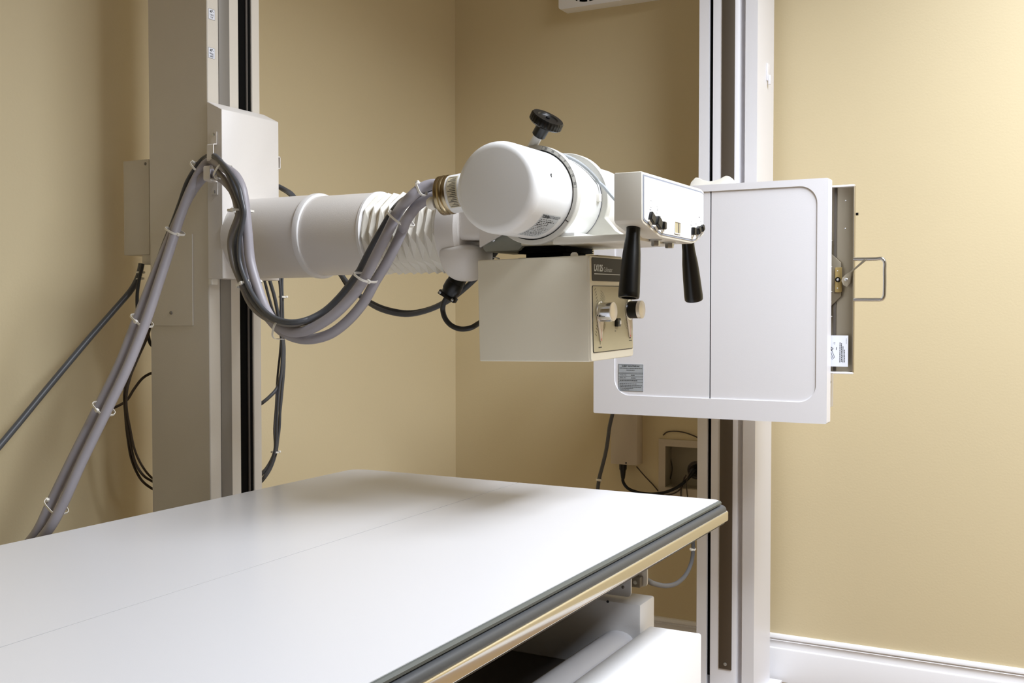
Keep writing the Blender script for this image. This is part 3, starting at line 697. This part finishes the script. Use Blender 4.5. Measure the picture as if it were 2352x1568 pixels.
# ------------------------------------------------------------------ control console with two grips
XP = 1.368
cn = thing('control_console', 'angular white control console with black buttons and two black grips hanging below', 'control panel', (1.34, -1.51, 1.275))
pan = [P(x, y, 'x', XP) for x, y in ((1474, 393), (1610, 434), (1617, 441), (1617, 538), (1597, 557), (1590, 559.5), (1517, 545), (1478, 513), (1474, 505))]
o2 = [(p.y, p.z) for p in pan]
b = bmnew(); prism(b, o2, 'x', 1.319, XP, .002, 2); sh_ = build('shell', b, M_CONS, cn)
cy_ = sum(p[0] for p in o2)/len(o2); cz_ = sum(p[1] for p in o2)/len(o2)
def inset(pts, d):
    n = len(pts); out = []
    for i in range(n):
        p0 = Vector(pts[i-1]); p1 = Vector(pts[i]); p2 = Vector(pts[(i+1) % n])
        e1 = (p1-p0).normalized(); e2 = (p2-p1).normalized(); n1 = Vector((e1.y, -e1.x)); n2 = Vector((e2.y, -e2.x))
        if n1.dot(Vector((cy_, cz_))-p1) < 0: n1 = -n1
        if n2.dot(Vector((cy_, cz_))-p1) < 0: n2 = -n2
        m = (n1+n2).normalized(); out.append(tuple(p1+m*(d/max(.35, m.dot(n1)))))
    return out
b = bmnew(); prism(b, inset(o2, .0045), 'x', XP-.001, XP+.0008); build('border_line', b, M_LINE, sh_)
b = bmnew(); prism(b, inset(o2, .0075), 'x', XP-.001, XP+.0014); fp = build('face_panel', b, M_HOUS, cn)
xq = XP+.0014
def button(px, py, wpx, hpx, d, tilt):
    c_ = P(px, py, 'x', xq); hw = wpx; hh = hpx
    b = bmnew(); mt = Matrix.Translation(c_)@Matrix.Rotation(tilt, 4, 'X')
    box(b, 0, d, -hw/2, hw/2, -hh/2, hh/2, .0012, 2, mtx=mt)
    k = build('button', b, M_BLACK, fp)
    b = bmnew(); box(b, d-.0005, d+.0008, -hw/2+.0015, hw/2-.0012, -hh/2+.0015, hh/2-.0012, .0004, 1, mtx=mt); build('button_face', b, M_PLATE, k)
    b = bmnew(); box(b, 0, .003, -hw/2+.001, hw/2-.003, -hh/2-.0035, -hh/2+.0005, .0004, 1, mtx=mt); build('button_foot', b, M_TIE, k)
tl = math.radians(-28)
button(1494, 501, .018, .0155, .006, tl); button(1508, 512, .018, .017, .007, tl); button(1521, 518, .0115, .0135, .006, 0)
button(1590, 531, .0115, .0140, .006, 0); button(1600.5, 529, .0115, .0130, .007, math.radians(28)); button(1610, 524, .0105, .0115, .006, math.radians(28))
c_ = P(1555.5, 523, 'x', xq); b = bmnew(); ringplate(b, rrect(c_.y-.0165, c_.y+.0165, c_.z-.011, c_.z+.011, .001, 2), rrect(c_.y-.0145, c_.y+.0145, c_.z-.0095, c_.z+.0095, .001, 2), 'x', xq-.001, xq+.0012); dw = build('display_window', b, M_HOUS, fp)
b = bmnew(); box(b, xq, xq+.0005, c_.y-.0145, c_.y+.0145, c_.z-.0095, c_.z+.0095); build('display', b, M_CREAM2, dw)
b = bmnew(); box(b, xq+.0005, xq+.0008, c_.y+.004, c_.y+.009, c_.z-.0095, c_.z+.0095); build('display_bar', b, M_SEAM, dw)
b = bmnew()
def ringmark(px, py, ry, rz, w=.0005):
    c_ = P(px, py, 'x', xq); n = 20
    for k in range(n):
        a, a2 = 2*PI*k/n, 2*PI*(k+1)/n
        strip(b, c_+Vector((0, ry*math.cos(a), rz*math.sin(a))), c_+Vector((0, ry*math.cos(a2), rz*math.sin(a2))), w, nX)
ringmark(1495, 468.5, .0062, .006); ringmark(1509, 482, .0052, .0058); c_ = P(1509, 482, 'x', xq); strip(b, c_-Vector((0, 0, .002)), c_+Vector((0, 0, .002)), .0016, nX)
for px, py, L in ((1492, 481, .008), (1505, 496, .008), (1516, 502, .009), (1516, 497, .003), (1551, 538.5, .014), (1586, 516, .008), (1597.5, 514, .006), (1608.5, 508, .004), (1588, 509, .003), (1604.5, 498, .009), (1597.5, 505, .002), (1597.5, 492, .002)):
    inklines(b, P(px, py, 'x', xq), (0, 1, 0), (0, 0, 1), nX, [(0, L)], .0011, .003, px)
build('panel_lettering', b, M_INKG, fp)
# grips
def grip(top, bot):
    top = Vector(top); bot = Vector(bot); L = (bot-top).length
    b = bmnew(); lathe(b, [(-.004, .0118), (0, .0118), (L*.12, .0122), (L*.35, .0150), (L*.6, .0165), (L*.92, .0178), (L*.985, .0176), (L, .0165), (L, .0125), (L-.006, .0122), (L-.006, 0)], top, bot-top, 40)
    return build('grip', b, M_BLACK, cn, ang=50)
t1 = P(1454.5, 527, 'x', 1.342); b1_ = P(1444, 684, 'x', 1.342); grip(t1, b1_)
t2 = P(1580, 559, 'x', 1.342); b2_ = P(1594, 689, 'x', 1.342); grip(t2, b2_)
for px, py in ((1506, 556), (1537.5, 561)):
    q = P(px, py, 'x', 1.345)
    b = bmnew(); lathe(b, [(-.006, .0105), (-.004, .0115), (-.002, .0115), (-.002, 0)], q, (0, 0, -1), 24); lathe(b, [(-.003, .0078), (.0055, .0078), (.007, .0068), (.007, 0)], q, (0, 0, -1), 6); build('hex_bolt', b, M_SIL, cn)
# bracket joining console and tube clamp
b = bmnew(); prism(b, [(1.175, 1.2695), (1.335, 1.2720), (1.335, 1.2835), (1.175, 1.2835)], 'y', -1.605, -1.42, .002, 2); build('bracket_arm', b, M_CONS, cn)
b = bmnew(); prism(b, [(1.262, 1.277), (1.335, 1.277), (1.335, 1.365), (1.318, 1.365), (1.300, 1.31)], 'y', -1.50, -1.47, .0015); build('bracket_web', b, M_CONS, cn)

# ------------------------------------------------------------------ cables
def cable(name, label, group, pts, r, m, n=14, cat='cable', plane='y'):
    b = bmnew(); tube(b, [P(px, py, plane, v) for px, py, v in pts], r, n, 6)
    return setp(build(name, b, m, ang=80), label, cat, group)
def yb(px, py, side):   # depth of the bundle: hung from the hook, sagging in front of the arm
    if side == 'L':
        t = min(1, max(0, (py-375)/(1225-375))); return -1.632-.30*t
    t = min(1, max(0, (px-485)/(1000-485))); return -1.630-.075*math.sin(PI*min(1, t*1.15)**.8) if t < .87 else -1.69+.025*(t-.87)/.13
def pth(left, right, dy=0., dl=None, tuck=0, far=None):
    dl = dy if dl is None else dl
    L = [(x, y, yb(x, y, 'L')+dl+(.034*max(0, tuck-i)/max(1, tuck))) for i, (x, y) in enumerate(left)]; Rr = []
    for x, y in right:
        d_ = dy if far is None else (dy+(far-dy)*min(1, max(0, (x-680)/80)))*min(1, max(.3, (x-485)/45))
        Rr.append((x, y, yb(x, y, 'R')+d_))
    return L+Rr
bundle = 'grey cables of the bundle from the left column to the tube horn'
RB = [(485, 369), (500, 374), (518, 387), (541, 404), (556, 435), (564, 486), (569, 537), (575, 600), (590, 655), (608, 705), (630, 740), (662, 760), (700, 760), (753, 733), (794, 697), (834, 646), (860, 594), (887, 541), (914, 487), (941, 455), (968, 432), (990, 424), (1012, 424)]
LB = [(72, 1262), (114, 1212), (141, 1164), (188, 1060), (247, 939), (292, 845), (335, 738), (366, 645), (393, 563), (413, 500), (434, 445), (455, 402), (470, 380)]
cable('high_tension_cable', 'thick grey cable of the bundle, running on the right in its leaning lower stretch', bundle, pth(LB, RB), .0100, M_CABLE)
RB2 = [(486, 398), (500, 404), (520, 418), (540, 446), (550, 486), (558, 537), (564, 590), (573, 640), (592, 690), (622, 735), (655, 765), (700, 779), (753, 769), (794, 741), (834, 696), (861, 648), (887, 605), (909, 562), (925, 527), (938, 498), (957, 474), (985, 455), (1010, 447)]
LB2 = [(45, 1270), (87, 1218), (116, 1157), (168, 1050), (228, 931), (274, 838), (315, 733), (352, 640), (384, 563), (408, 508), (432, 455), (455, 420), (470, 405)]
cable('high_tension_cable', 'thick grey cable of the bundle, running on the left in its leaning lower stretch', bundle, pth(LB2, RB2, .021, .006), .0100, M_CABLE)
R3 = [(493, 358), (506, 370), (522, 395), (536, 425), (550, 461), (557, 486), (556, 507), (545, 537), (540, 563), (547, 618), (563, 655), (580, 690), (606, 718), (640, 736), (690, 738), (743, 716), (780, 682), (817, 634), (843, 585), (872, 533), (905, 480), (945, 450), (985, 438), (1008, 436)]
L3 = [(315, 760), (339, 680), (357, 620), (376, 565), (396, 515), (414, 466), (430, 420), (446, 392), (464, 368), (480, 358)]
dark = 'thin dark cables of the bundle from the left column to the tube horn'
cable('control_cable', 'thin graphite cable along the upper inner edge of the hanging grey bundle', dark, pth(L3, R3, -.016, .010, 3, .022), .0058, M_DCABLE)
R4 = [(489, 366), (500, 392), (518, 415), (538, 455), (548, 486), (542, 507), (531, 537), (528, 563), (535, 605), (551, 645), (573, 696), (602, 725), (640, 742), (690, 743), (745, 719), (783, 684), (820, 636), (848, 588), (878, 536), (912, 484), (950, 454), (1008, 443)]
L4 = [(322, 775), (348, 695), (366, 632), (386, 570), (405, 518), (422, 470), (438, 425), (452, 398), (468, 376), (482, 364)]
cable('control_cable', 'thin taupe cable running just outside the graphite one in the hanging bundle', dark, pth(L4, R4, -.005, .012, 3, .026), .0056, M_CABLE2)
R5 = [(491, 362), (510, 374), (530, 398), (548, 428), (556, 461), (561, 486), (556, 520), (550, 550), (551, 600), (565, 645), (588, 688), (616, 720), (650, 736), (690, 737), (741, 714), (778, 680), (815, 632), (845, 586), (875, 534), (908, 482), (948, 452), (1005, 438)]
cable('control_cable', 'thinnest blue-grey cable, showing in the S-bend beside the column, inside the bundle', dark, pth([(455, 395), (470, 368)], R5, -.022, .004, 0, .034), .0045, M_DCABLE)

tie_g = 'white nylon cable ties'
def tie(px, py, ax_px, half, depth, y, label, head=1, w=.0042):
    """band around a bundle; ax_px: direction of the bundle in the view"""
    c_ = PY(px, py, y); d = (PY(px+ax_px[0]*.1, py+ax_px[1]*.1, y)-c_).normalized()
    s = d.cross(Vector((0, 1, 0))).normalized(); dep = d.cross(s).normalized(); n = 32; b = bmesh.new(); rows = []
    hw = half*((c_-CAM).dot(W_))/F
    for k in range(n):
        a = 2*PI*k/n; ca, sa = math.cos(a), math.sin(a)
        p = c_+s*(hw*math.copysign(abs(ca)**.62, ca))+dep*(depth*math.copysign(abs(sa)**.62, sa)); nn = (s*(ca/hw)+dep*(sa/depth)).normalized()
        rows.append([b.verts.new(p+d*(w/2)*u+nn*v) for u, v in ((-1, -.0004), (1, -.0004), (1, .0008), (-1, .0008))])
    for k in range(n):
        p, q = rows[k], rows[(k+1) % n]
        for j in range(4): b.faces.new((p[j], p[(j+1) % 4], q[(j+1) % 4], q[j]))
    bmesh.ops.recalc_face_normals(b, faces=b.faces[:])
    t = thing('cable_tie', label, 'cable tie', c_, tie_g)
    build('band', b, M_TIE, t, ang=50)
    hb = bmnew(); camdir = (CAM-c_).normalized(); a = {1: .35, -1: PI-.35, 0: PI/2*.9}[head]
    dv = dep if dep.dot(camdir) > 0 else -dep
    p = c_+s*(hw*math.cos(a))+dv*(depth*abs(math.sin(a)))
    box(hb, -.0038, .0038, -.0028, .0036, -.0034, .0034, .0012, 2, mtx=Matrix.Translation(p)@Matrix((s, dv, d)).transposed().to_4x4())
    build('head', hb, M_TIE, t)
def tl_(px, py, ax, half, label, head=1, side='L', dep=.026, off=.004): tie(px, py, ax, half+2, dep if side == 'R' else .0185, yb(px, py, side)+(off if side == 'R' else .004), label, head)
tl_(129, 1163, (-50, 100), 25, 'white cable tie on the leaning grey bundle, lowest, just above the table', -1)
tl_(238, 938, (-50, 100), 23, 'white cable tie on the leaning grey bundle, second above the table edge', 0)
tl_(326, 736, (-45, 100), 24, 'white cable tie on the leaning grey bundle, level with the access panel foot', 0)
tl_(402, 531, (-35, 100), 17, 'white cable tie on the leaning bundle, level with the lower half of the junction box', 1)
tl_(456, 384, (-70, 100), 14, 'white cable tie where the bundle reaches the hook from the wall side', -1)
tl_(512, 393, (60, 60), 18, 'white cable tie beside the hook on the arm side of the bundle', -1, 'R', .020)
tl_(553, 484, (0, 100), 20, 'white cable tie around the bundle in front of the thick arm tube', 0, 'R')
tl_(572, 652, (30, 100), 20, 'white cable tie on the bundle where it leaves the arm underside', 0, 'R')
tl_(648, 757, (100, 35), 20, 'white cable tie at the lowest sag of the grey bundle', 1, 'R')
tl_(840, 637, (-50, 100), 18, 'white cable tie around the rising bundle under the bellows', 1, 'R')
tl_(921, 503, (-60, 100), 27, 'white cable tie around the rising bundle in front of the bellows', -1, 'R')
tl_(968, 434, (-80, 50), 14, 'white cable tie nearest the brass collared horn', -1, 'R', .0125, 0.)

gc = 'dark cables behind the arm'
YA = -1.46
cable('flex_cable', 'dark green-grey cable sagging from behind the arm to the pivot bracket', gc,
      [(640, 428, -1.40), (655, 436, -1.40), (672, 448, -1.41), (700, 490, -1.41), (750, 570, -1.41), (785, 632, -1.42), (812, 665, -1.43), (843, 692, -1.44), (880, 712, YA), (930, 722, YA), (980, 713, -1.47), (1030, 690, -1.48), (1070, 660, -1.49), (1105, 625, -1.5), (1130, 590, -1.5), (1160, 552, -1.5)], .0055, M_DCABLE)
cable('flex_cable', 'thinner dark cable riding on top of the sagging green-grey cable', gc,
      [(642, 432, -1.395), (668, 450, -1.40), (700, 500, -1.40), (780, 630, -1.42), (806, 668, -1.43), (843, 688, -1.44), (885, 707, YA), (935, 716, YA), (985, 708, -1.47), (1030, 686, -1.48), (1068, 655, -1.49)], .0035, M_BCABLE)
tie(844, 691, (60, 35), 6, .007, -1.44, 'white cable tie on the dark sagging cable behind the grey bundle', 0)
tie(1048, 674, (60, -50), 6, .007, -1.485, 'white cable tie on the dark cable beside the black plug', 0)
pg = thing('cable_connector', 'black round cable connector hanging from the arm end at a slant', 'connector', PY(1050, 640, AX))
ptp = PY(1056, 632, AX); pd = (PY(1024, 688, AX-.01)-ptp).normalized()
b = bmnew(); lathe(b, [(0, .0175), (.018, .0175), (.019, .0185), (.034, .0185), (.038, .0165), (.044, .0160), (.044, 0)], ptp, pd, 28); build('shell', b, M_BLACK, pg)
b = bmnew(); q = ptp+pd*.042; side = pd.cross(Vector((0, 1, 0))).normalized()
box(b, -.021, .021, -.006, .006, 0, .010, .002, 2, mtx=Matrix.Translation(q)@Matrix((side, Vector((0, 1, 0)), pd)).transposed().to_4x4()); cb_ = build('strain_clamp', b, M_BLACK, pg)
for s in (-.016, .016): screw(cb_, q+side*s+pd*.005+Vector((0, -.006, 0)), (0, -1, 0), .003)
cable('connector_cable', 'black cable looping from the connector back up behind the beige box', None,
      [(1028, 680, AX-.005), (1020, 694, AX-.005), (1017, 710, AX), (1022, 730, AX), (1035, 746, AX), (1056, 755, AX), (1080, 753, AX), (1100, 742, -1.49), (1118, 732, -1.45), (1140, 722, -1.385), (1160, 715, -1.36), (1180, 712, -1.375), (1190, 712, -1.396)], .0052, M_BCABLE)

# hanging leads between column and back wall
hg = 'thin dark leads hanging beside the left column'
def lead(label, pts, r=.0032, m=M_DCABLE, g=hg, name='hanging_lead', plane='x'): return cable(name, label, g, pts, r, m, 8, 'cable', plane)
lead('thin dark lead hanging beside the left column, leftmost where it leaves the arm', [(600, 620, .36), (608, 646, .36), (617, 680, .36), (626, 711, .358), (640, 745, .352), (648, 790, .35), (646, 850, .35), (640, 900, .35), (636, 957, .35), (632, 1029, .35), (620, 1070, .34), (604, 1098, .33), (590, 1110, .30)])
lead('thicker grey lead hanging beside the left column, second where it leaves the arm', [(612, 620, .355), (620, 646, .355), (630, 680, .355), (637, 714, .355), (644, 760, .348), (650, 800, .345), (647, 850, .345), (637, 890, .345), (620, 910, .34), (602, 925, .33), (588, 932, .30)], .0042, M_DCABLE)
lead('dark lead hanging straight beside the left column with two ties on it', [(636, 620, .352), (642, 646, .352), (645, 690, .352), (645, 743, .345), (653, 796, .342), (651, 850, .342), (644, 930, .342), (641, 990, .342), (632, 1035, .342), (617, 1068, .336), (601, 1090, .325), (588, 1100, .30)])
lead('dark lead hanging closest to the table end, behind the straight one', [(650, 620, .348), (648, 646, .348), (649, 690, .348), (650, 743, .339), (653, 830, .337), (648, 900, .337), (641, 970, .337), (635, 1035, .337), (622, 1075, .332), (606, 1100, .325), (588, 1118, .30)])
lead('thin dark lead splitting off low beside the left column', [(640, 620, .346), (643, 646, .346), (646, 690, .346), (647, 743, .338), (644, 800, .334), (637, 870, .332), (634, 930, .332), (630, 985, .332), (630, 1035, .330), (614, 1070, .325), (603, 1083, .32), (588, 1092, .30)], .0026)
def xtie(px, py, half, x, label):
    c_ = P(px, py, 'x', x); t = thing('cable_tie', label, 'cable tie', c_, tie_g)
    hw = half*((c_-CAM).dot(W_))/F
    b = bmnew(); lathe(b, [(-.002, hw), (-.002, hw+.0012), (.002, hw+.0012), (.002, hw), (-.002, hw)], c_, (0, .1, 1), 24, caps=False); build('band', b, M_TIE, t)
    b = bmnew(); box(b, c_.x+hw*.5, c_.x+hw*.5+.006, c_.y+hw*.6, c_.y+hw*.6+.006, c_.z-.002, c_.z+.003, .001); build('head', b, M_TIE, t)
xtie(648, 682, 7, .350, 'white cable tie on the hanging dark leads, just below the arm')
xtie(631, 1038, 8, .338, 'white cable tie on the hanging dark leads, low, just above the table')
# leads on the wall side of the column
ww = 'dark leads between the left column and the left wall'
cable('power_cable', 'thick black cable slanting from the junction box down along the left wall', None,
      [(325, 606, .135), (322, 620, .13), (316, 640, .12), (302, 665, .105), (262, 712, .10), (210, 771, .10), (150, 842, .10), (95, 908, .10), (40, 975, .10), (-40, 1070, .10)], .0068, M_DCABLE, plane='x')
lead('dark lead dropping from the junction box behind the leaning bundle', [(328, 606, .145), (320, 640, .14), (315, 680, .14), (318, 720, .14), (338, 760, .14), (346, 790, .14), (360, 800, .14)], .0038, M_BCABLE, ww)
lead('brown lead bowing out lowest beside the column foot', [(352, 700, .14), (338, 760, .14), (322, 800, .13), (300, 850, .12), (286, 900, .12), (288, 950, .12), (294, 1010, .12), (304, 1060, .12), (325, 1102, .13), (348, 1121, .14), (365, 1128, .14)], .0030, M_WIRE, ww)
lead('brown lead bowing out in the middle of the three beside the column foot', [(354, 720, .145), (334, 780, .14), (312, 830, .13), (292, 890, .125), (290, 950, .125), (300, 1020, .125), (312, 1065, .13), (330, 1092, .14), (348, 1104, .145), (365, 1112, .145)], .0030, M_WIRE, ww)
lead('brown lead bowing out highest of the three beside the column foot', [(356, 700, .15), (340, 770, .145), (318, 820, .135), (298, 870, .13), (290, 920, .13), (300, 990, .13), (312, 1040, .135), (332, 1078, .145), (349, 1097, .15), (365, 1106, .15)], .0026, M_WIRE, ww)
lead('short dark lead crossing the others sideways toward the wall', [(365, 855, .14), (347, 857, .14), (328, 868, .13), (308, 893, .115), (290, 920, .10), (262, 936, .08), (235, 945, .06)], .0032, M_WIRE, ww)
xtie(320, 626, 6, .128, 'white cable tie just under the junction box, upper of two'); xtie(318, 640, 6, .122, 'white cable tie under the junction box, lower of two')

# ------------------------------------------------------------------ back wall utilities
pb_ = thing('power_supply_box', 'small beige power supply box on the back wall under the flat cabinet', 'power supply', (.66, -.03, .64))
a_ = PY(1402.5, 1066, -.05); c_ = PY(1463, 1070, -.05)
b = bmnew(); box(b, a_.x, c_.x, -.05, 0, .648, .90, .002); build('case', b, M_BOX, pb_)
screw(pb_, PY(1438, 1063, -.05), (0, -1, 0), .003, M_INK)
b = bmnew(); pq = PY(1431, 1069, -.03)
lathe(b, [(0, .0155), (.018, .0150), (.022, .0120), (.045, .0085), (.052, .0065), (.052, 0)], (pq.x, -.03, .648), (0, 0, -1), 24, sx=1, sy=.8); setp(build('power_plug', b, M_BLACK), 'black tapered plug in the underside of the beige power supply box', 'plug')
cable('mains_cable', 'black cord from the plug sagging to the recessed outlet', None, [(1430, 1100, -.03), (1432, 1108, -.03), (1441, 1120, -.03), (1460, 1129, -.03), (1490, 1134, -.03), (1525, 1131, -.028), (1555, 1119, -.02), (1575, 1104, -.005), (1588, 1090, .01), (1597, 1078, .02)], .0052, M_BLACK)
cable('thin_wire', 'thin brown wire slanting from the power supply box to the recessed box', None, [(1462, 1071, -.02), (1480, 1092, -.01), (1500, 1113, -.006), (1520, 1134, -.006), (1545, 1134, -.012), (1565, 1120, -.01), (1572, 1095, .01)], .0020, M_WIRE, 8)
cable('thin_wire', 'thin brown wire arching over the recessed outlet box', None, [(1523, 999, -.004), (1532, 992, -.006), (1550, 990, -.006), (1572, 993, -.006), (1590, 999, -.006), (1605, 1006, -.006)], .0020, M_WIRE, 8)
cable('thin_wire', 'thin brown wire dropping below the outlet, left of two', None, [(1576, 1090, .0), (1567, 1110, -.012), (1564, 1130, -.014), (1566, 1160, -.014)], .0022, M_WIRE, 8)
cable('thin_wire', 'thin brown wire dropping below the outlet, right of two', None, [(1584, 1085, .0), (1577, 1105, -.016), (1578, 1130, -.017), (1582, 1165, -.017)], .0018, M_WIRE, 8)
rb = thing('recessed_outlet_box', 'white framed recessed wall box with round outlet, half behind the right column', 'outlet', (.88, 0, .57))
o_ = (.784, .98, .553, .735)
b = bmnew(); ringplate(b, rrect(o_[0], o_[1], o_[2], o_[3], .002, 2), rrect(.8065, .958, .577, .7125, .002, 2), 'y', -.009, -.0005); build('frame', b, M_BOX, rb)
b = bmnew(); ringplate(b, rrect(.8035, .961, .5765, .7135, .001, 2), rrect(.806, .9585, .579, .711, .001, 2), 'y', -.0005, .058); build('inner_box', b, M_RECESS, rb)
b = bmnew(); box(b, .8035, .961, .0555, .0585, .5765, .7135); build('back_plate', b, M_RECESS, rb)
q = PY(1598, 1080, .05); b = bmnew(); lathe(b, [(0, .03), (.003, .030), (.004, .026), (.002, .025), (.002, 0)], (q.x, .056, q.z), (0, -1, 0), 32); build('outlet_ring', b, M_DARK, rb)
b = bmnew(); lathe(b, [(0, .020), (.015, .019), (.034, .011), (.036, 0)], (q.x, .055, q.z), (0, -1, 0), 24); setp(build('outlet_plug', b, M_BLACK), 'black round plug pushed into the recessed wall outlet', 'plug')
b = bmnew(); tube(b, [PY(1541, 1024, .05), PY(1540, 1050, .05), PY(1544, 1075, .045), PY(1540, 1100, .04)], .0016, 8); build('loose_wire', b, M_WIRE, rb)
cable('sensor_cable', 'grey cable hanging from behind the flat cabinet beside the power supply box', None, [(1412, 930, -.15), (1407, 950, -.14), (1400, 980, -.13), (1396, 1010, -.12), (1391, 1040, -.11), (1383, 1072, -.10), (1376, 1100, -.10), (1372, 1130, -.10), (1366, 1180, -.10), (1362, 1280, -.10), (1360, 1400, -.10), (1362, 1470, -.10), (1380, 1497, -.10), (1420, 1500, -.08)], .0062, M_DCABLE)
tie(1376, 1101, (-10, 100), 6, .008, -.10, 'white cable tie on the cable left of the power supply box', 0, .007)
cable('floor_cable', 'grey cable looping from the table bracket to the right column', None,
      [(1470, 1325, -1.38), (1487, 1333, -1.35), (1502, 1340, -1.2), (1530, 1345, -1.0), (1556, 1338, -.8), (1578, 1315, -.6), (1590, 1282, -.45), (1592, 1255, -.38), (1592, 1230, -.34), (1600, 1190, -.30)], .0055, M_DCABLE)
tie(1591, 1261, (0, 100), 6, .009, -.40, 'white cable tie on the cable looping behind the table corner', 0)

# ventilation unit high on the back wall
vt = thing('wall_vent_unit', 'white wall unit with oval black grille opening, high on the back wall', 'vent', (.66, -.04, 2.15))
vx0 = PY(1283, 20, -.055).x; vz = 2.166
vq = PY(1350, 3.5, -.055); VA, VB = .072, .045; vcx, vcz = vq.x, vq.z+VB
b = bmnew()
inn = [(vcx+VA*math.copysign(abs(math.cos(a))**1, math.cos(a)), vcz+VB*math.sin(a)) for a in [math.radians(-90+360*k/44) for k in range(44)]]
ringplate(b, rrect(vx0, vx0+.48, vz, ZC-.04, .010, 10), inn, 'y', -.055, 0); build('housing', b, M_TRIM, vt, ang=50)
b = bmnew(); prism(b, [(vcx+(p[0]-vcx)*1.02, vcz+(p[1]-vcz)*1.02) for p in inn], 'y', -.012, -.006); build('grille_back', b, M_MATTE, vt)
for k in range(-1, 2):
    b = bmnew(); hh = VB*math.sqrt(1-(k*.036/VA)**2)+.002; box(b, vcx+k*.036-.003, vcx+k*.036+.003, -.053, -.047, vcz-hh, vcz+hh, .001); build('grille_bar', b, M_TRIM, vt)

# ------------------------------------------------------------------ world and colour management
w = bpy.data.worlds.new('world'); sc.world = w; w.use_nodes = True
w.node_tree.nodes['Background'].inputs[0].default_value = (.9, .92, 1, 1); w.node_tree.nodes['Background'].inputs[1].default_value = .3
vs = sc.view_settings; vs.view_transform = 'Standard'; vs.look = 'None'; vs.gamma = 1.0; vs.use_curve_mapping = False; vs.exposure = 0.14
sc.cycles.max_bounces = 10; sc.cycles.diffuse_bounces = 8; sc.cycles.use_denoising = True
